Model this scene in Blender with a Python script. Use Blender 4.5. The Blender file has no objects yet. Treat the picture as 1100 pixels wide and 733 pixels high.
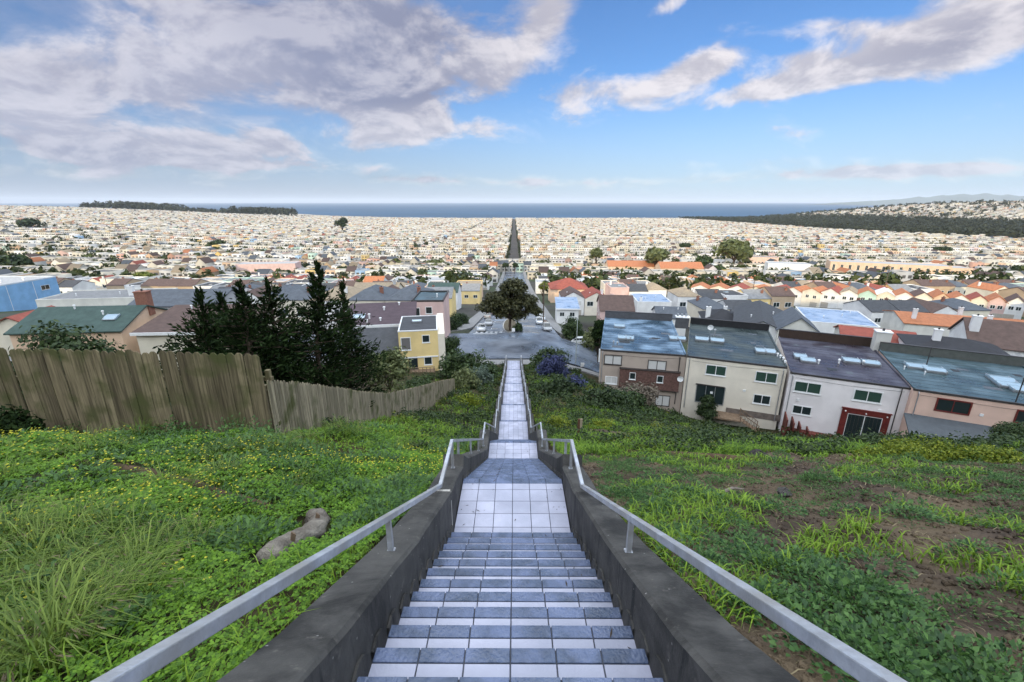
import bpy, math, random
import numpy as np
from mathutils import Vector
R = math.radians
random.seed(7); rng = np.random.default_rng(11)
S = bpy.context.scene
COL = S.collection

# ------------------------------------------------------------------ camera
FPX, CX, CY = 480.0, 550.0, 366.5          # focal length and centre, in the photo's 1100 px frame
PITCH = math.atan(149.5 / FPX); YAW = 0.0042
SP, CP = math.sin(PITCH), math.cos(PITCH)
cam_d = bpy.data.cameras.new('camera'); cam = bpy.data.objects.new('camera', cam_d); COL.objects.link(cam)
cam_d.sensor_width = 36; cam_d.lens = FPX / 1100 * 36
cam_d.clip_start = 0.05; cam_d.clip_end = 120000
cam.location = (0, 0, 0); cam.rotation_euler = (R(90) - PITCH, 0, YAW)
S.camera = cam

# ------------------------------------------------------------------ sun, sky, exposure
SUN_EL, SUN_AZ = R(15.0), R(28)            # low morning sun behind the camera, to its left
sun_d = bpy.data.lights.new('sun', 'SUN'); sun = bpy.data.objects.new('sun', sun_d); COL.objects.link(sun)
sun_d.energy = 2.15; sun_d.angle = R(0.5); sun_d.color = (1.0, .81, .52)
# direction towards the sun: behind (-y) and left (-x)
sdir = Vector((-math.sin(SUN_AZ) * math.cos(SUN_EL), -math.cos(SUN_AZ) * math.cos(SUN_EL), math.sin(SUN_EL)))
sun.rotation_euler = sdir.to_track_quat('Z', 'Y').to_euler()
S.view_settings.view_transform = 'Standard'; S.view_settings.look = 'None'
S.view_settings.exposure = 0.7; S.view_settings.gamma = 1.0; S.view_settings.use_curve_mapping = False
S.cycles.max_bounces = 6; S.cycles.diffuse_bounces = 3; S.cycles.transparent_max_bounces = 8
S.cycles.use_adaptive_sampling = True; S.cycles.adaptive_threshold = 0.02
S.cycles.use_denoising = True
S.cycles.volume_bounces = 0

def px_dir(u, v):
    """unit world direction through a photo pixel"""
    a, d = (u - CX) / FPX, (v - CY) / FPX
    x, y, z = a, CP - d * SP, -SP - d * CP
    c, s = math.cos(YAW), math.sin(YAW)
    x, y = x * c - y * s, x * s + y * c
    n = math.sqrt(x * x + y * y + z * z)
    return (x / n, y / n, z / n)

world = bpy.data.worlds.new('World'); S.world = world; world.use_nodes = True
def build_world():
    nt = world.node_tree; N = nt.nodes; L = nt.links; N.clear()
    def nd(t, **k):
        n = N.new(t)
        for a, b in k.items(): setattr(n, a, b)
        return n
    def plug(n, idx, v):
        if hasattr(v, 'is_output') or isinstance(v, bpy.types.NodeSocket): L.new(v, n.inputs[idx])
        else: n.inputs[idx].default_value = v
    def m(op, a, b=0.0, c=None, clamp=False):
        n = nd('ShaderNodeMath', operation=op, use_clamp=clamp)
        plug(n, 0, a); plug(n, 1, b)
        if c is not None: plug(n, 2, c)
        return n.outputs[0]
    def smooth(v, lo, hi):
        n = nd('ShaderNodeMapRange', interpolation_type='SMOOTHSTEP')
        plug(n, 0, v); plug(n, 1, lo); plug(n, 2, hi)
        return n.outputs[0]
    def mixc(f, a, b):
        n = nd('ShaderNodeMix', data_type='RGBA'); plug(n, 0, f); plug(n, 6, a); plug(n, 7, b)
        return n.outputs[2]
    sky = nd('ShaderNodeTexSky', sky_type='NISHITA')
    sky.sun_disc = False; sky.sun_elevation = SUN_EL
    sky.sun_rotation = math.atan2(sdir.x, sdir.y)
    sky.altitude = 200; sky.air_density = 1.0; sky.dust_density = .0; sky.ozone_density = 3.0
    tc = nd('ShaderNodeTexCoord'); d = tc.outputs['Generated']
    sep = nd('ShaderNodeSeparateXYZ'); L.new(d, sep.inputs[0])
    X, Y, Z = sep.outputs
    az = m('ARCTAN2', X, Y); el = m('ARCSINE', Z)
    # a flat cloud layer: bottoms foreshorten towards the horizon
    k = m('ADD', m('MAXIMUM', Z, 0.0), 0.36)
    px_, py_ = m('DIVIDE', X, k), m('DIVIDE', Y, k)
    def vec(ox=0.0, oy=0.0):
        c = nd('ShaderNodeCombineXYZ'); plug(c, 0, m('ADD', px_, ox)); plug(c, 1, m('ADD', py_, oy)); c.inputs[2].default_value = 3.7
        return c.outputs[0]
    def noise(v, sc, det, rough=.55, dist=0.0):
        n = nd('ShaderNodeTexNoise'); L.new(v, n.inputs['Vector'])
        n.inputs['Scale'].default_value = sc; n.inputs['Detail'].default_value = det
        n.inputs['Roughness'].default_value = rough; n.inputs['Distortion'].default_value = dist
        return n.outputs[0]
    # where the banks of cloud stand: (u, v, half-width, half-height, tilt, weight) in photo pixels, turned into azimuth / elevation
    def blob(u, v, wu, hv, tilt, wgt):
        x, y, z = px_dir(u, v); a0, e0 = math.atan2(x, y), math.asin(z)
        sa = wu / FPX * .9; se = hv / FPX * .9
        da, de = m('SUBTRACT', az, a0), m('SUBTRACT', el, e0)
        ct, st = math.cos(tilt), math.sin(tilt)
        p = m('DIVIDE', m('ADD', m('MULTIPLY', da, ct), m('MULTIPLY', de, st)), sa)
        q = m('DIVIDE', m('SUBTRACT', m('MULTIPLY', de, ct), m('MULTIPLY', da, st)), se)
        r2 = m('ADD', m('MULTIPLY', p, p), m('MULTIPLY', q, q))
        g = m('EXPONENT', m('MULTIPLY', r2, -1.0))
        return m('MULTIPLY', g, wgt)
    def total(bl):
        s = None
        for b in bl:
            g = blob(*b); s = g if s is None else m('ADD', s, g)
        return s
    white = total([(110, 56, 130, 32, 0, .95), (330, 52, 120, 36, 0, 1.05), (430, 88, 80, 26, 0, 1.0), (430, 22, 110, 28, 0, 1.0), (520, 74, 50, 34, .15, 1.05), (588, 22, 34, 26, .5, 1.0), (10, 85, 80, 26, 0, .8), (190, 108, 190, 22, 0, .55), (420, 112, 90, 16, 0, .6), (230, 10, 130, 18, 0, .8),
                   (290, 155, 120, 15, .03, 1.25), (470, 138, 80, 15, .02, 1.35), (50, 150, 95, 16, 0, .85), (170, 170, 150, 9, 0, .85), (60, 186, 140, 7, 0, .8), (330, 180, 120, 6, 0, .75),
                   (615, 102, 55, 14, .25, 1.1), (715, 88, 62, 17, .22, 1.05), (760, 72, 30, 12, .2, .8), (815, 94, 50, 12, .2, 1.0), (905, 78, 72, 14, .17, 1.1), (1010, 44, 95, 20, .18, 1.1),
                   (1090, 24, 60, 24, .15, 1.05), (905, 30, 32, 10, -.15, .9), (722, 3, 26, 9, .25, .95), (855, 62, 26, 8, 0, .8), (853, 142, 26, 7, 0, .75),
                   (440, 192, 60, 6, 0, .95), (900, 188, 120, 8, 0, .85), (600, 196, 170, 6, 0, .7), (1010, 181, 120, 6, 0, .75), (780, 176, 80, 5, 0, .7)])
    n1 = noise(vec(), 3.0, 11, .60, .3)
    n2 = noise(vec(.015, -.055), 3.0, 11, .60, .3)
    dens = m('ADD', m('SUBTRACT', m('MULTIPLY', white, 1.0), .60), m('MULTIPLY', m('SUBTRACT', n1, .5), 3.9))
    cover = smooth(dens, -.20, .62)
    dens2 = m('ADD', m('SUBTRACT', m('MULTIPLY', white, 1.0), .60), m('MULTIPLY', m('SUBTRACT', n2, .5), 3.9))
    lit = smooth(m('SUBTRACT', dens2, dens), .30, -.42)
    grey = total([(390, 34, 130, 40, 0, 1.15), (420, 100, 130, 26, 0, 1.05), (330, 8, 180, 25, 0, .7), (150, 95, 150, 18, 0, .6), (1040, 45, 90, 18, .12, .55), (420, 192, 90, 7, 0, 1.0), (60, 165, 170, 18, 0, .7), (380, 162, 110, 7, 0, .5)])
    core = smooth(dens, .35, 1.5)
    dark = m('ADD', m('MULTIPLY', core, .15), m('MULTIPLY', grey, .78), clamp=True)
    bright = m('ADD', m('MULTIPLY', lit, .55), m('MULTIPLY', m('SUBTRACT', 1.0, dark), .52), clamp=True)
    ccol = mixc(bright, (.29, .30, .42, 1), (1.02, .96, .98, 1))
    tint = nd('ShaderNodeMix', data_type='RGBA', blend_type='MULTIPLY'); tint.inputs[0].default_value = 1; L.new(sky.outputs[0], tint.inputs[6]); tint.inputs[7].default_value = (.66, .86, 1.14, 1)
    bgs = nd('ShaderNodeBackground'); L.new(tint.outputs[2], bgs.inputs[0]); bgs.inputs[1].default_value = SKY_STRENGTH
    bgc = nd('ShaderNodeBackground'); L.new(ccol, bgc.inputs[0]); bgc.inputs[1].default_value = CLOUD_STRENGTH
    mx = nd('ShaderNodeMixShader'); 
    # added fill: unseen, far brighter cloud overhead and behind lifts the shaded foreground
    over = m('MAXIMUM', smooth(el, .42, .80), m('MULTIPLY', smooth(Y, .05, -.45), smooth(el, .05, .3)))
    over = m('MULTIPLY', over, smooth(n1, .30, .55))
    veil = m('MAXIMUM', m('MULTIPLY', smooth(el, .24, -.02), .80), m('MULTIPLY', m('MULTIPLY', smooth(az, .15, -.75), smooth(n1, .18, .60)), .80))
    vcol = mixc(smooth(X, -.5, .5), (.44, .50, .70, 1), (.58, .71, .92, 1))
    ccol2 = mixc(m('DIVIDE', cover, m('MAXIMUM', m('ADD', cover, veil), .001)), vcol, ccol)
    ccol2 = mixc(over, ccol2, (.86, .93, 1.0, 1)); L.new(ccol2, bgc.inputs[0])
    L.new(m('MULTIPLY', m('ADD', 1.0, m('MULTIPLY', over, FILL_CLOUD_BOOST)), CLOUD_STRENGTH), bgc.inputs[1])
    cover = m('MAXIMUM', m('MAXIMUM', cover, veil), over)
    L.new(m('MULTIPLY', cover, .94), mx.inputs[0]); L.new(bgs.outputs[0], mx.inputs[1]); L.new(bgc.outputs[0], mx.inputs[2])
    out = nd('ShaderNodeOutputWorld'); L.new(mx.outputs[0], out.inputs[0])
SKY_STRENGTH = .076; CLOUD_STRENGTH = .56; FILL_CLOUD_BOOST = 3.5
build_world()


# ------------------------------------------------------------------ materials (all procedural)
MATS = {}
def pm(name, col, rough=.8, var=.15, scale=2.0, bump=0.0, spec=.3, metal=0.0, var2=None, scale2=None, rvar=0.0, bscale=None, coat=0.0, isl=0.0):
    """Principled surface whose own colour wanders between two shades by noise"""
    if name in MATS: return MATS[name]
    m = bpy.data.materials.new(name); m.use_nodes = True; nt = m.node_tree; N, L = nt.nodes, nt.links
    b = N['Principled BSDF']; b.inputs['Roughness'].default_value = rough
    b.inputs['Specular IOR Level'].default_value = spec; b.inputs['Metallic'].default_value = metal
    b.inputs['Coat Weight'].default_value = coat
    c0 = [max(0, c * (1 - var)) for c in col]; c1 = [min(1, c * (1 + var)) for c in col]
    tc = N.new('ShaderNodeTexCoord')
    n = N.new('ShaderNodeTexNoise'); n.inputs['Scale'].default_value = scale; n.inputs['Detail'].default_value = 6; n.inputs['Roughness'].default_value = .62
    L.new(tc.outputs['Object'], n.inputs['Vector'])
    r = N.new('ShaderNodeValToRGB'); r.color_ramp.elements[0].position = .3; r.color_ramp.elements[1].position = .7
    r.color_ramp.elements[0].color = (*c0, 1); r.color_ramp.elements[1].color = (*c1, 1)
    L.new(n.outputs[0], r.inputs[0]); outc = r.outputs[0]
    if var2 is not None:                                    # second, larger patches: stains, wear, painted reflections
        n2 = N.new('ShaderNodeTexNoise'); n2.inputs['Scale'].default_value = scale2 or scale * .2; n2.inputs['Detail'].default_value = 5
        L.new(tc.outputs['Object'], n2.inputs['Vector'])
        r2 = N.new('ShaderNodeValToRGB'); r2.color_ramp.elements[0].position = .42; r2.color_ramp.elements[1].position = .62
        L.new(n2.outputs[0], r2.inputs[0])
        mx = N.new('ShaderNodeMix'); mx.data_type = 'RGBA'
        L.new(r2.outputs[0], mx.inputs[0]); L.new(outc, mx.inputs[6]); mx.inputs[7].default_value = (*var2, 1)
        outc = mx.outputs[2]
    if isl:                                                 # every tile or slab its own shade
        g = N.new('ShaderNodeNewGeometry'); mr = N.new('ShaderNodeMapRange'); mr.inputs[3].default_value = 1-isl; mr.inputs[4].default_value = 1+isl*.6; L.new(g.outputs['Random Per Island'], mr.inputs[0])
        mu = N.new('ShaderNodeMix'); mu.data_type = 'RGBA'; mu.blend_type = 'MULTIPLY'; mu.inputs[0].default_value = 1; L.new(outc, mu.inputs[6]); L.new(mr.outputs[0], mu.inputs[7]); outc = mu.outputs[2]
    L.new(outc, b.inputs['Base Color'])
    if rvar:
        mr = N.new('ShaderNodeMapRange'); mr.inputs[1].default_value = .35; mr.inputs[2].default_value = .65
        mr.inputs[3].default_value = max(.03, rough - rvar); mr.inputs[4].default_value = min(1, rough + rvar)
        n3 = N.new('ShaderNodeTexNoise'); n3.inputs['Scale'].default_value = scale * .3; n3.inputs['Detail'].default_value = 4
        L.new(tc.outputs['Object'], n3.inputs['Vector']); L.new(n3.outputs[0], mr.inputs[0]); L.new(mr.outputs[0], b.inputs['Roughness'])
    if bump:
        bp = N.new('ShaderNodeBump'); bp.inputs['Strength'].default_value = min(1, bump); bp.inputs['Distance'].default_value = .03
        nb = N.new('ShaderNodeTexNoise'); nb.inputs['Scale'].default_value = bscale or scale * 6; nb.inputs['Detail'].default_value = 5
        L.new(tc.outputs['Object'], nb.inputs['Vector']); L.new(nb.outputs[0], bp.inputs['Height']); L.new(bp.outputs[0], b.inputs['Normal'])
    MATS[name] = m
    return m

def fm(name, dark, light, gloss=.25, trans=.3):
    """foliage: every leaf its own shade, a little light comes through"""
    if name in MATS: return MATS[name]
    m = bpy.data.materials.new(name); m.use_nodes = True; nt = m.node_tree; N, L = nt.nodes, nt.links
    b = N['Principled BSDF']; b.inputs['Roughness'].default_value = .5; b.inputs['Specular IOR Level'].default_value = gloss
    g = N.new('ShaderNodeNewGeometry'); r = N.new('ShaderNodeValToRGB')
    r.color_ramp.elements[0].color = (*dark, 1); r.color_ramp.elements[1].color = (*light, 1)
    L.new(g.outputs['Random Per Island'], r.inputs[0]); L.new(r.outputs[0], b.inputs['Base Color'])
    t = N.new('ShaderNodeBsdfTranslucent'); L.new(r.outputs[0], t.inputs[0])
    mx = N.new('ShaderNodeMixShader'); mx.inputs[0].default_value = trans
    L.new(b.outputs[0], mx.inputs[1]); L.new(t.outputs[0], mx.inputs[2]); L.new(mx.outputs[0], N['Material Output'].inputs[0])
    MATS[name] = m
    return m

def wood_mat(name, col, dark, vary=.35):
    """weathered boards: each board its own shade, grain along its length, mossy foot"""
    if name in MATS: return MATS[name]
    m = bpy.data.materials.new(name); m.use_nodes = True; nt = m.node_tree; N, L = nt.nodes, nt.links; b = N['Principled BSDF']; b.inputs['Roughness'].default_value = .88; b.inputs['Specular IOR Level'].default_value = .15
    tc = N.new('ShaderNodeTexCoord'); mp = N.new('ShaderNodeMapping'); mp.inputs['Scale'].default_value = (26, 26, 1.3); L.new(tc.outputs['Object'], mp.inputs[0])
    n = N.new('ShaderNodeTexNoise'); n.inputs['Scale'].default_value = 1; n.inputs['Detail'].default_value = 7; L.new(mp.outputs[0], n.inputs['Vector'])
    r = N.new('ShaderNodeValToRGB'); r.color_ramp.elements[0].position = .34; r.color_ramp.elements[1].position = .66; r.color_ramp.elements[0].color = (*dark, 1); r.color_ramp.elements[1].color = (*col, 1); L.new(n.outputs[0], r.inputs[0])
    g = N.new('ShaderNodeNewGeometry'); mr = N.new('ShaderNodeMapRange'); mr.inputs[3].default_value = 1-vary; mr.inputs[4].default_value = 1+vary; L.new(g.outputs['Random Per Island'], mr.inputs[0])
    mx = N.new('ShaderNodeMix'); mx.data_type = 'RGBA'; mx.blend_type = 'MULTIPLY'; mx.inputs[0].default_value = 1; L.new(r.outputs[0], mx.inputs[6]); L.new(mr.outputs[0], mx.inputs[7])
    n2 = N.new('ShaderNodeTexNoise'); n2.inputs['Scale'].default_value = 1.6; n2.inputs['Detail'].default_value = 5; L.new(tc.outputs['Object'], n2.inputs['Vector'])
    r2 = N.new('ShaderNodeValToRGB'); r2.color_ramp.elements[0].position = .5; r2.color_ramp.elements[1].position = .68; L.new(n2.outputs[0], r2.inputs[0])
    m2 = N.new('ShaderNodeMix'); m2.data_type = 'RGBA'; L.new(r2.outputs[0], m2.inputs[0]); L.new(mx.outputs[2], m2.inputs[6]); m2.inputs[7].default_value = (.085, .088, .035, 1)
    L.new(m2.outputs[2], b.inputs['Base Color'])
    bp = N.new('ShaderNodeBump'); bp.inputs['Strength'].default_value = .5; bp.inputs['Distance'].default_value = .01; L.new(n.outputs[0], bp.inputs['Height']); L.new(bp.outputs[0], b.inputs['Normal'])
    MATS[name] = m; return m
def wall_concrete(name, c0, c1, streak):
    """old concrete: blotches, black water streaks running down, flecks of white paint"""
    m = bpy.data.materials.new(name); m.use_nodes = True; nt = m.node_tree; N, L = nt.nodes, nt.links; b = N['Principled BSDF']; b.inputs['Roughness'].default_value = .78; b.inputs['Specular IOR Level'].default_value = .3
    tc = N.new('ShaderNodeTexCoord'); ob = tc.outputs['Object']
    def noise(sc, det, mapping=None, dist=0):
        v = ob
        if mapping: mp = N.new('ShaderNodeMapping'); mp.inputs['Scale'].default_value = mapping; L.new(ob, mp.inputs[0]); v = mp.outputs[0]
        n = N.new('ShaderNodeTexNoise'); n.inputs['Scale'].default_value = sc; n.inputs['Detail'].default_value = det; n.inputs['Roughness'].default_value = .65; n.inputs['Distortion'].default_value = dist; L.new(v, n.inputs['Vector']); return n.outputs[0]
    def ramp(v, a, bb, ca, cb):
        r = N.new('ShaderNodeValToRGB'); r.color_ramp.elements[0].position = a; r.color_ramp.elements[1].position = bb; r.color_ramp.elements[0].color = ca; r.color_ramp.elements[1].color = cb; L.new(v, r.inputs[0]); return r.outputs[0]
    def mix(f, x, y):
        q = N.new('ShaderNodeMix'); q.data_type = 'RGBA'; L.new(f, q.inputs[0])
        for s, k in ((x, 6), (y, 7)):
            if isinstance(s, tuple): q.inputs[k].default_value = s
            else: L.new(s, q.inputs[k])
        return q.outputs[2]
    W, K = (1, 1, 1, 1), (0, 0, 0, 1)
    col = ramp(noise(3.2, 8), .3, .7, (*c0, 1), (*c1, 1))
    col = mix(ramp(noise(1.1, 6, dist=.6), .50, .62, K, (.75, .75, .75, 1)), col, (c0[0]*.35, c0[1]*.35, c0[2]*.36, 1))
    if streak: col = mix(ramp(noise(1.0, 5, (3, 6.5, .55)), .56, .64, K, (.9, .9, .9, 1)), col, (.012, .012, .013, 1))
    col = mix(ramp(noise(9, 6), .62, .70, K, (.55, .55, .55, 1)), col, (c1[0]*1.7, c1[1]*1.65, c1[2]*1.55, 1))
    v = N.new('ShaderNodeTexVoronoi'); v.inputs['Scale'].default_value = 7.5; L.new(ob, v.inputs['Vector'])
    col = mix(ramp(v.outputs['Distance'], .045, .065, (.8, .8, .8, 1), K), col, (.30, .29, .27, 1))
    L.new(col, b.inputs['Base Color'])
    bp = N.new('ShaderNodeBump'); bp.inputs['Strength'].default_value = .55; bp.inputs['Distance'].default_value = .012; L.new(noise(26, 6), bp.inputs['Height']); L.new(bp.outputs[0], b.inputs['Normal'])
    MATS[name] = m; return m

def glass(name, col, rough=.06):
    if name in MATS: return MATS[name]
    m = bpy.data.materials.new(name); m.use_nodes = True; b = m.node_tree.nodes['Principled BSDF']
    b.inputs['Base Color'].default_value = (*col, 1); b.inputs['Roughness'].default_value = rough; b.inputs['Specular IOR Level'].default_value = .7
    MATS[name] = m
    return m

# ------------------------------------------------------------------ mesh helpers
class MB:
    def __init__(s): s.v, s.f, s.m, s.mats = [], [], [], []
    def mi(s, mat):
        if mat not in s.mats: s.mats.append(mat)
        return s.mats.index(mat)
    def face(s, pts, mat):
        n = len(s.v); s.v += [tuple(p) for p in pts]; s.f.append(tuple(range(n, n + len(pts)))); s.m.append(s.mi(mat))
    def solid(s, pts, faces, mat):
        n = len(s.v); s.v += [tuple(p) for p in pts]; k = s.mi(mat)
        for f in faces: s.f.append(tuple(n + i for i in f)); s.m.append(k)
    def box(s, a, b, mat):
        (x0, y0, z0), (x1, y1, z1) = a, b
        s.solid([(x0,y0,z0),(x1,y0,z0),(x1,y1,z0),(x0,y1,z0),(x0,y0,z1),(x1,y0,z1),(x1,y1,z1),(x0,y1,z1)],
                [(0,3,2,1),(4,5,6,7),(0,1,5,4),(1,2,6,5),(2,3,7,6),(3,0,4,7)], mat)
    def cbox(s, a, b, mat, c=.01):
        """box with chamfered vertical and top edges"""
        (x0, y0, z0), (x1, y1, z1) = a, b
        rings = []
        for (k, z) in ((0, z0), (0, z1 - c), (c, z1)):
            q = c
            rings.append([(x0+k+q,y0+k,z),(x1-k-q,y0+k,z),(x1-k,y0+k+q,z),(x1-k,y1-k-q,z),(x1-k-q,y1-k,z),(x0+k+q,y1-k,z),(x0+k,y1-k-q,z),(x0+k,y0+k+q,z)])
        pts = sum(rings, []); F = []
        for r in range(2):
            for i in range(8):
                j = (i + 1) % 8; F.append((r*8+i, r*8+j, r*8+8+j, r*8+8+i))
        F.append(tuple(range(16, 24))); F.append(tuple(range(7, -1, -1)))
        s.solid(pts, F, mat)
    def prism(s, poly, axis, t0, t1, mat):
        """poly of 2-D points extruded along axis 'x','y','z'"""
        def P(p, t): return (t, p[0], p[1]) if axis == 'x' else (p[0], t, p[1]) if axis == 'y' else (p[0], p[1], t)
        n = len(poly); pts = [P(p, t0) for p in poly] + [P(p, t1) for p in poly]
        F = [tuple(range(n)), tuple(range(2*n-1, n-1, -1))] + [(i, i+n, (i+1) % n + n, (i+1) % n) for i in range(n)]
        s.solid(pts, F, mat)
    def tube(s, pts, rad, mat, n=8, cap=True, square=False):
        pts = [Vector(p) for p in pts]; rad = rad if isinstance(rad, (list, tuple)) else [rad] * len(pts)
        rings = []; up = Vector((0, 0, 1))
        for i, p in enumerate(pts):
            t0 = (pts[i] - pts[i-1]).normalized() if i else None
            t1 = (pts[i+1] - pts[i]).normalized() if i < len(pts)-1 else None
            d = ((t0 or t1) + (t1 or t0)); d = d.normalized() if d.length > 1e-6 else (t0 or t1)
            k = 1.0
            if t0 and t1: k = 1 / max(.5, abs(d.dot(t0)))
            a = d.cross(up); a = Vector((1, 0, 0)) if a.length < .05 else a.normalized(); b = a.cross(d).normalized()
            if square:
                r = rad[i]; rings.append([p + a*x*r + b*y*r*k for x, y in ((-1,-1),(1,-1),(1,1),(-1,1))])
            else: rings.append([p + (a*math.cos(q) + b*math.sin(q)) * rad[i] for q in [2*math.pi*j/n for j in range(n)]])
        n = 4 if square else n
        P = [q for r in rings for q in r]; F = []
        for i in range(len(rings)-1):
            for j in range(n):
                k2 = (j+1) % n; F.append((i*n+j, i*n+k2, (i+1)*n+k2, (i+1)*n+j))
        if cap: F.append(tuple(range(n-1, -1, -1))); F.append(tuple(range((len(rings)-1)*n, len(rings)*n)))
        s.solid(P, F, mat)
    def ball(s, c, r, mat, nu=10, nv=6, sz=1.0):
        P, F = [], []
        for i in range(nv+1):
            t = math.pi * i / nv
            for j in range(nu):
                a = 2*math.pi*j/nu; P.append((c[0]+r*math.sin(t)*math.cos(a), c[1]+r*math.sin(t)*math.sin(a), c[2]+r*sz*math.cos(t)))
        for i in range(nv):
            for j in range(nu):
                k = (j+1) % nu; F.append((i*nu+j, (i+1)*nu+j, (i+1)*nu+k, i*nu+k))
        s.solid(P, F, mat)
    def build(s, name, parent=None, smooth=False, mat=None, bevel=0):
        me = bpy.data.meshes.new(name); me.from_pydata(s.v, [], s.f)
        for m in s.mats: me.materials.append(m)
        me.polygons.foreach_set('material_index', s.m)
        if smooth: me.polygons.foreach_set('use_smooth', [True] * len(s.f))
        me.update()
        o = bpy.data.objects.new(name, me); COL.objects.link(o)
        if parent: o.parent = parent
        if bevel:
            b = o.modifiers.new('bevel', 'BEVEL'); b.width = bevel; b.segments = 2; b.limit_method = 'ANGLE'
        return o

def np_mesh(name, V, faces, mat, parent=None, smooth=False, midx=None):
    """V (n,3); faces: list of (k, m) int arrays with the same or different side counts"""
    me = bpy.data.meshes.new(name); V = np.asarray(V, np.float32)
    faces = [np.asarray(f, np.int32) for f in faces if len(f)]
    me.vertices.add(len(V)); me.vertices.foreach_set('co', V.ravel())
    nl = sum(f.size for f in faces); npol = sum(len(f) for f in faces)
    me.loops.add(nl); me.loops.foreach_set('vertex_index', np.concatenate([f.ravel() for f in faces]))
    me.polygons.add(npol)
    sizes = np.concatenate([np.full(len(f), f.shape[1], np.int32) for f in faces])
    st = np.zeros(npol, np.int32); st[1:] = np.cumsum(sizes)[:-1]
    me.polygons.foreach_set('loop_start', st)
    try: me.polygons.foreach_set('loop_total', sizes)
    except Exception: pass
    for m in (mat if isinstance(mat, (list, tuple)) else [mat]): me.materials.append(m)
    if midx is not None: me.polygons.foreach_set('material_index', np.asarray(midx, np.int32))
    if smooth: me.polygons.foreach_set('use_smooth', np.ones(npol, bool))
    me.update(calc_edges=True); me.validate()
    o = bpy.data.objects.new(name, me); COL.objects.link(o)
    if parent: o.parent = parent
    return o

def tag(o, label=None, cat=None, group=None, kind=None):
    if label: o['label'] = label
    if cat: o['category'] = cat
    if group: o['group'] = group
    if kind: o['kind'] = kind
    return o
def empty(name, loc=(0,0,0), rz=0, label=None, cat=None, group=None):
    o = bpy.data.objects.new(name, None); COL.objects.link(o); o.location = loc; o.rotation_euler = (0, 0, rz); o.empty_display_size = .1
    return tag(o, label, cat, group)
KIDS = {}
def copy_tree(o, loc, rz, label, group=None, scale=None):
    r = o.copy(); COL.objects.link(r); r.location = loc; r.rotation_euler = (0, 0, rz)
    if scale: r.scale = scale
    tag(r, label, None, group)
    for ch in o.children:
        c = ch.copy(); COL.objects.link(c); c.parent = r
        for g in ch.children:
            d = g.copy(); COL.objects.link(d); d.parent = c
    return r

# ------------------------------------------------------------------ the lie of the land
def sst(t): t = np.clip(t, 0, 1); return t*t*(3-2*t)
PY = np.array([-3, 0, 6.5, 15, 25.5, 28.5, 45, 62, 64.5, 84, 120, 150, 200, 300, 450, 700, 1000, 2000, 3900, 4020, 4300, 9000.])
PZ = np.array([-.1, -1.6, -4.75, -8.8, -13.5, -14.7, -18.9, -23.25, -23.6, -24.6, -31, -36.4, -44, -56, -70, -84, -94, -118, -136, -142, -150, -200.])
CRX = np.array([-3000, -600, -383, -208, 0, 155, 400, 900, 3000.]); CRZ = np.array([10, 22, 36, 49, 40, 27, 14, 5, 0.])
def ground(x, y):
    x = np.asarray(x, float); y = np.asarray(y, float)
    z = np.interp(y, PY, PZ)
    crest = np.interp(x, CRX, CRZ)
    zb = np.where(y > -90, -.1 + (crest + .1) * sst((-3 - y) / 87) ** .8, crest - np.clip((-90 - y) * .12, 0, 60))
    z = np.where(y < -3, zb, z)
    # lower towards the houses on the right, a little higher beside the fence on the left
    z = z - 5.5 * sst((x - 3) / 23) * sst((y - 12) / 28) * (1 - sst((y - 100) / 80))
    z = z + .74 * sst((-x - 1.5) / 4.2) * sst((y - 2) / 6) * (1 - sst((y - 14) / 26))
    yy = np.maximum(y, 1)
    z = z + 96 * sst((-x / yy - .12) / 1.05) * np.clip((y - 170) / 2600, 0, 1)
    z = z + 118 * sst((x - 1800) / 1000) * (1 - sst((y - 2700) / 2300)) * sst((y - 300) / 900)
    return z
def gz(x, y): return float(ground(x, y))
def hit(u, v, h=0.0, far=6000):
    """where the sight line through a photo pixel comes down to h metres above the ground"""
    d = px_dir(u, v); t0 = 1.0; t = 1.0; above = False
    while t < far:
        x, y, z = d[0]*t, d[1]*t, d[2]*t
        if z > gz(x, y) + h: above = True
        elif above: break
        t0 = t; t *= 1.01
    for _ in range(30):
        m = (t0 + t) / 2
        if d[2]*m < gz(d[0]*m, d[1]*m) + h: t = m
        else: t0 = m
    return Vector((d[0]*t, d[1]*t, d[2]*t))
def on_z(u, v, z):
    d = px_dir(u, v); t = z / d[2]; return Vector((d[0]*t, d[1]*t, z))
def at_y(u, v, y):
    d = px_dir(u, v); t = y / d[1]; return Vector((d[0]*t, y, d[2]*t))
def depth(p): return p.y * CP - p.z * SP
def mpp(p): return depth(p) / FPX           # metres per photo pixel at a point

# ------------------------------------------------------------------ ground, sea, headland
def hum(x, y):
    """small hummocks of the open hillside"""
    x = np.asarray(x, float); y = np.asarray(y, float)
    h = .10*np.sin(x*1.7+.6*y)*np.sin(y*1.3-.4*x+1) + .06*np.sin(x*3.9+1.3)*np.sin(y*3.3+.7*x) + .03*np.sin(x*8.1+y*2)*np.sin(y*7.3-x*3)
    k = sst((np.abs(x) - 1.4) / 1.2) * (1 - sst((y - 40) / 20)) * sst((y + 8) / 6)
    return h * k
def surf(x, y): return ground(x, y) + hum(x, y)

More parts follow.
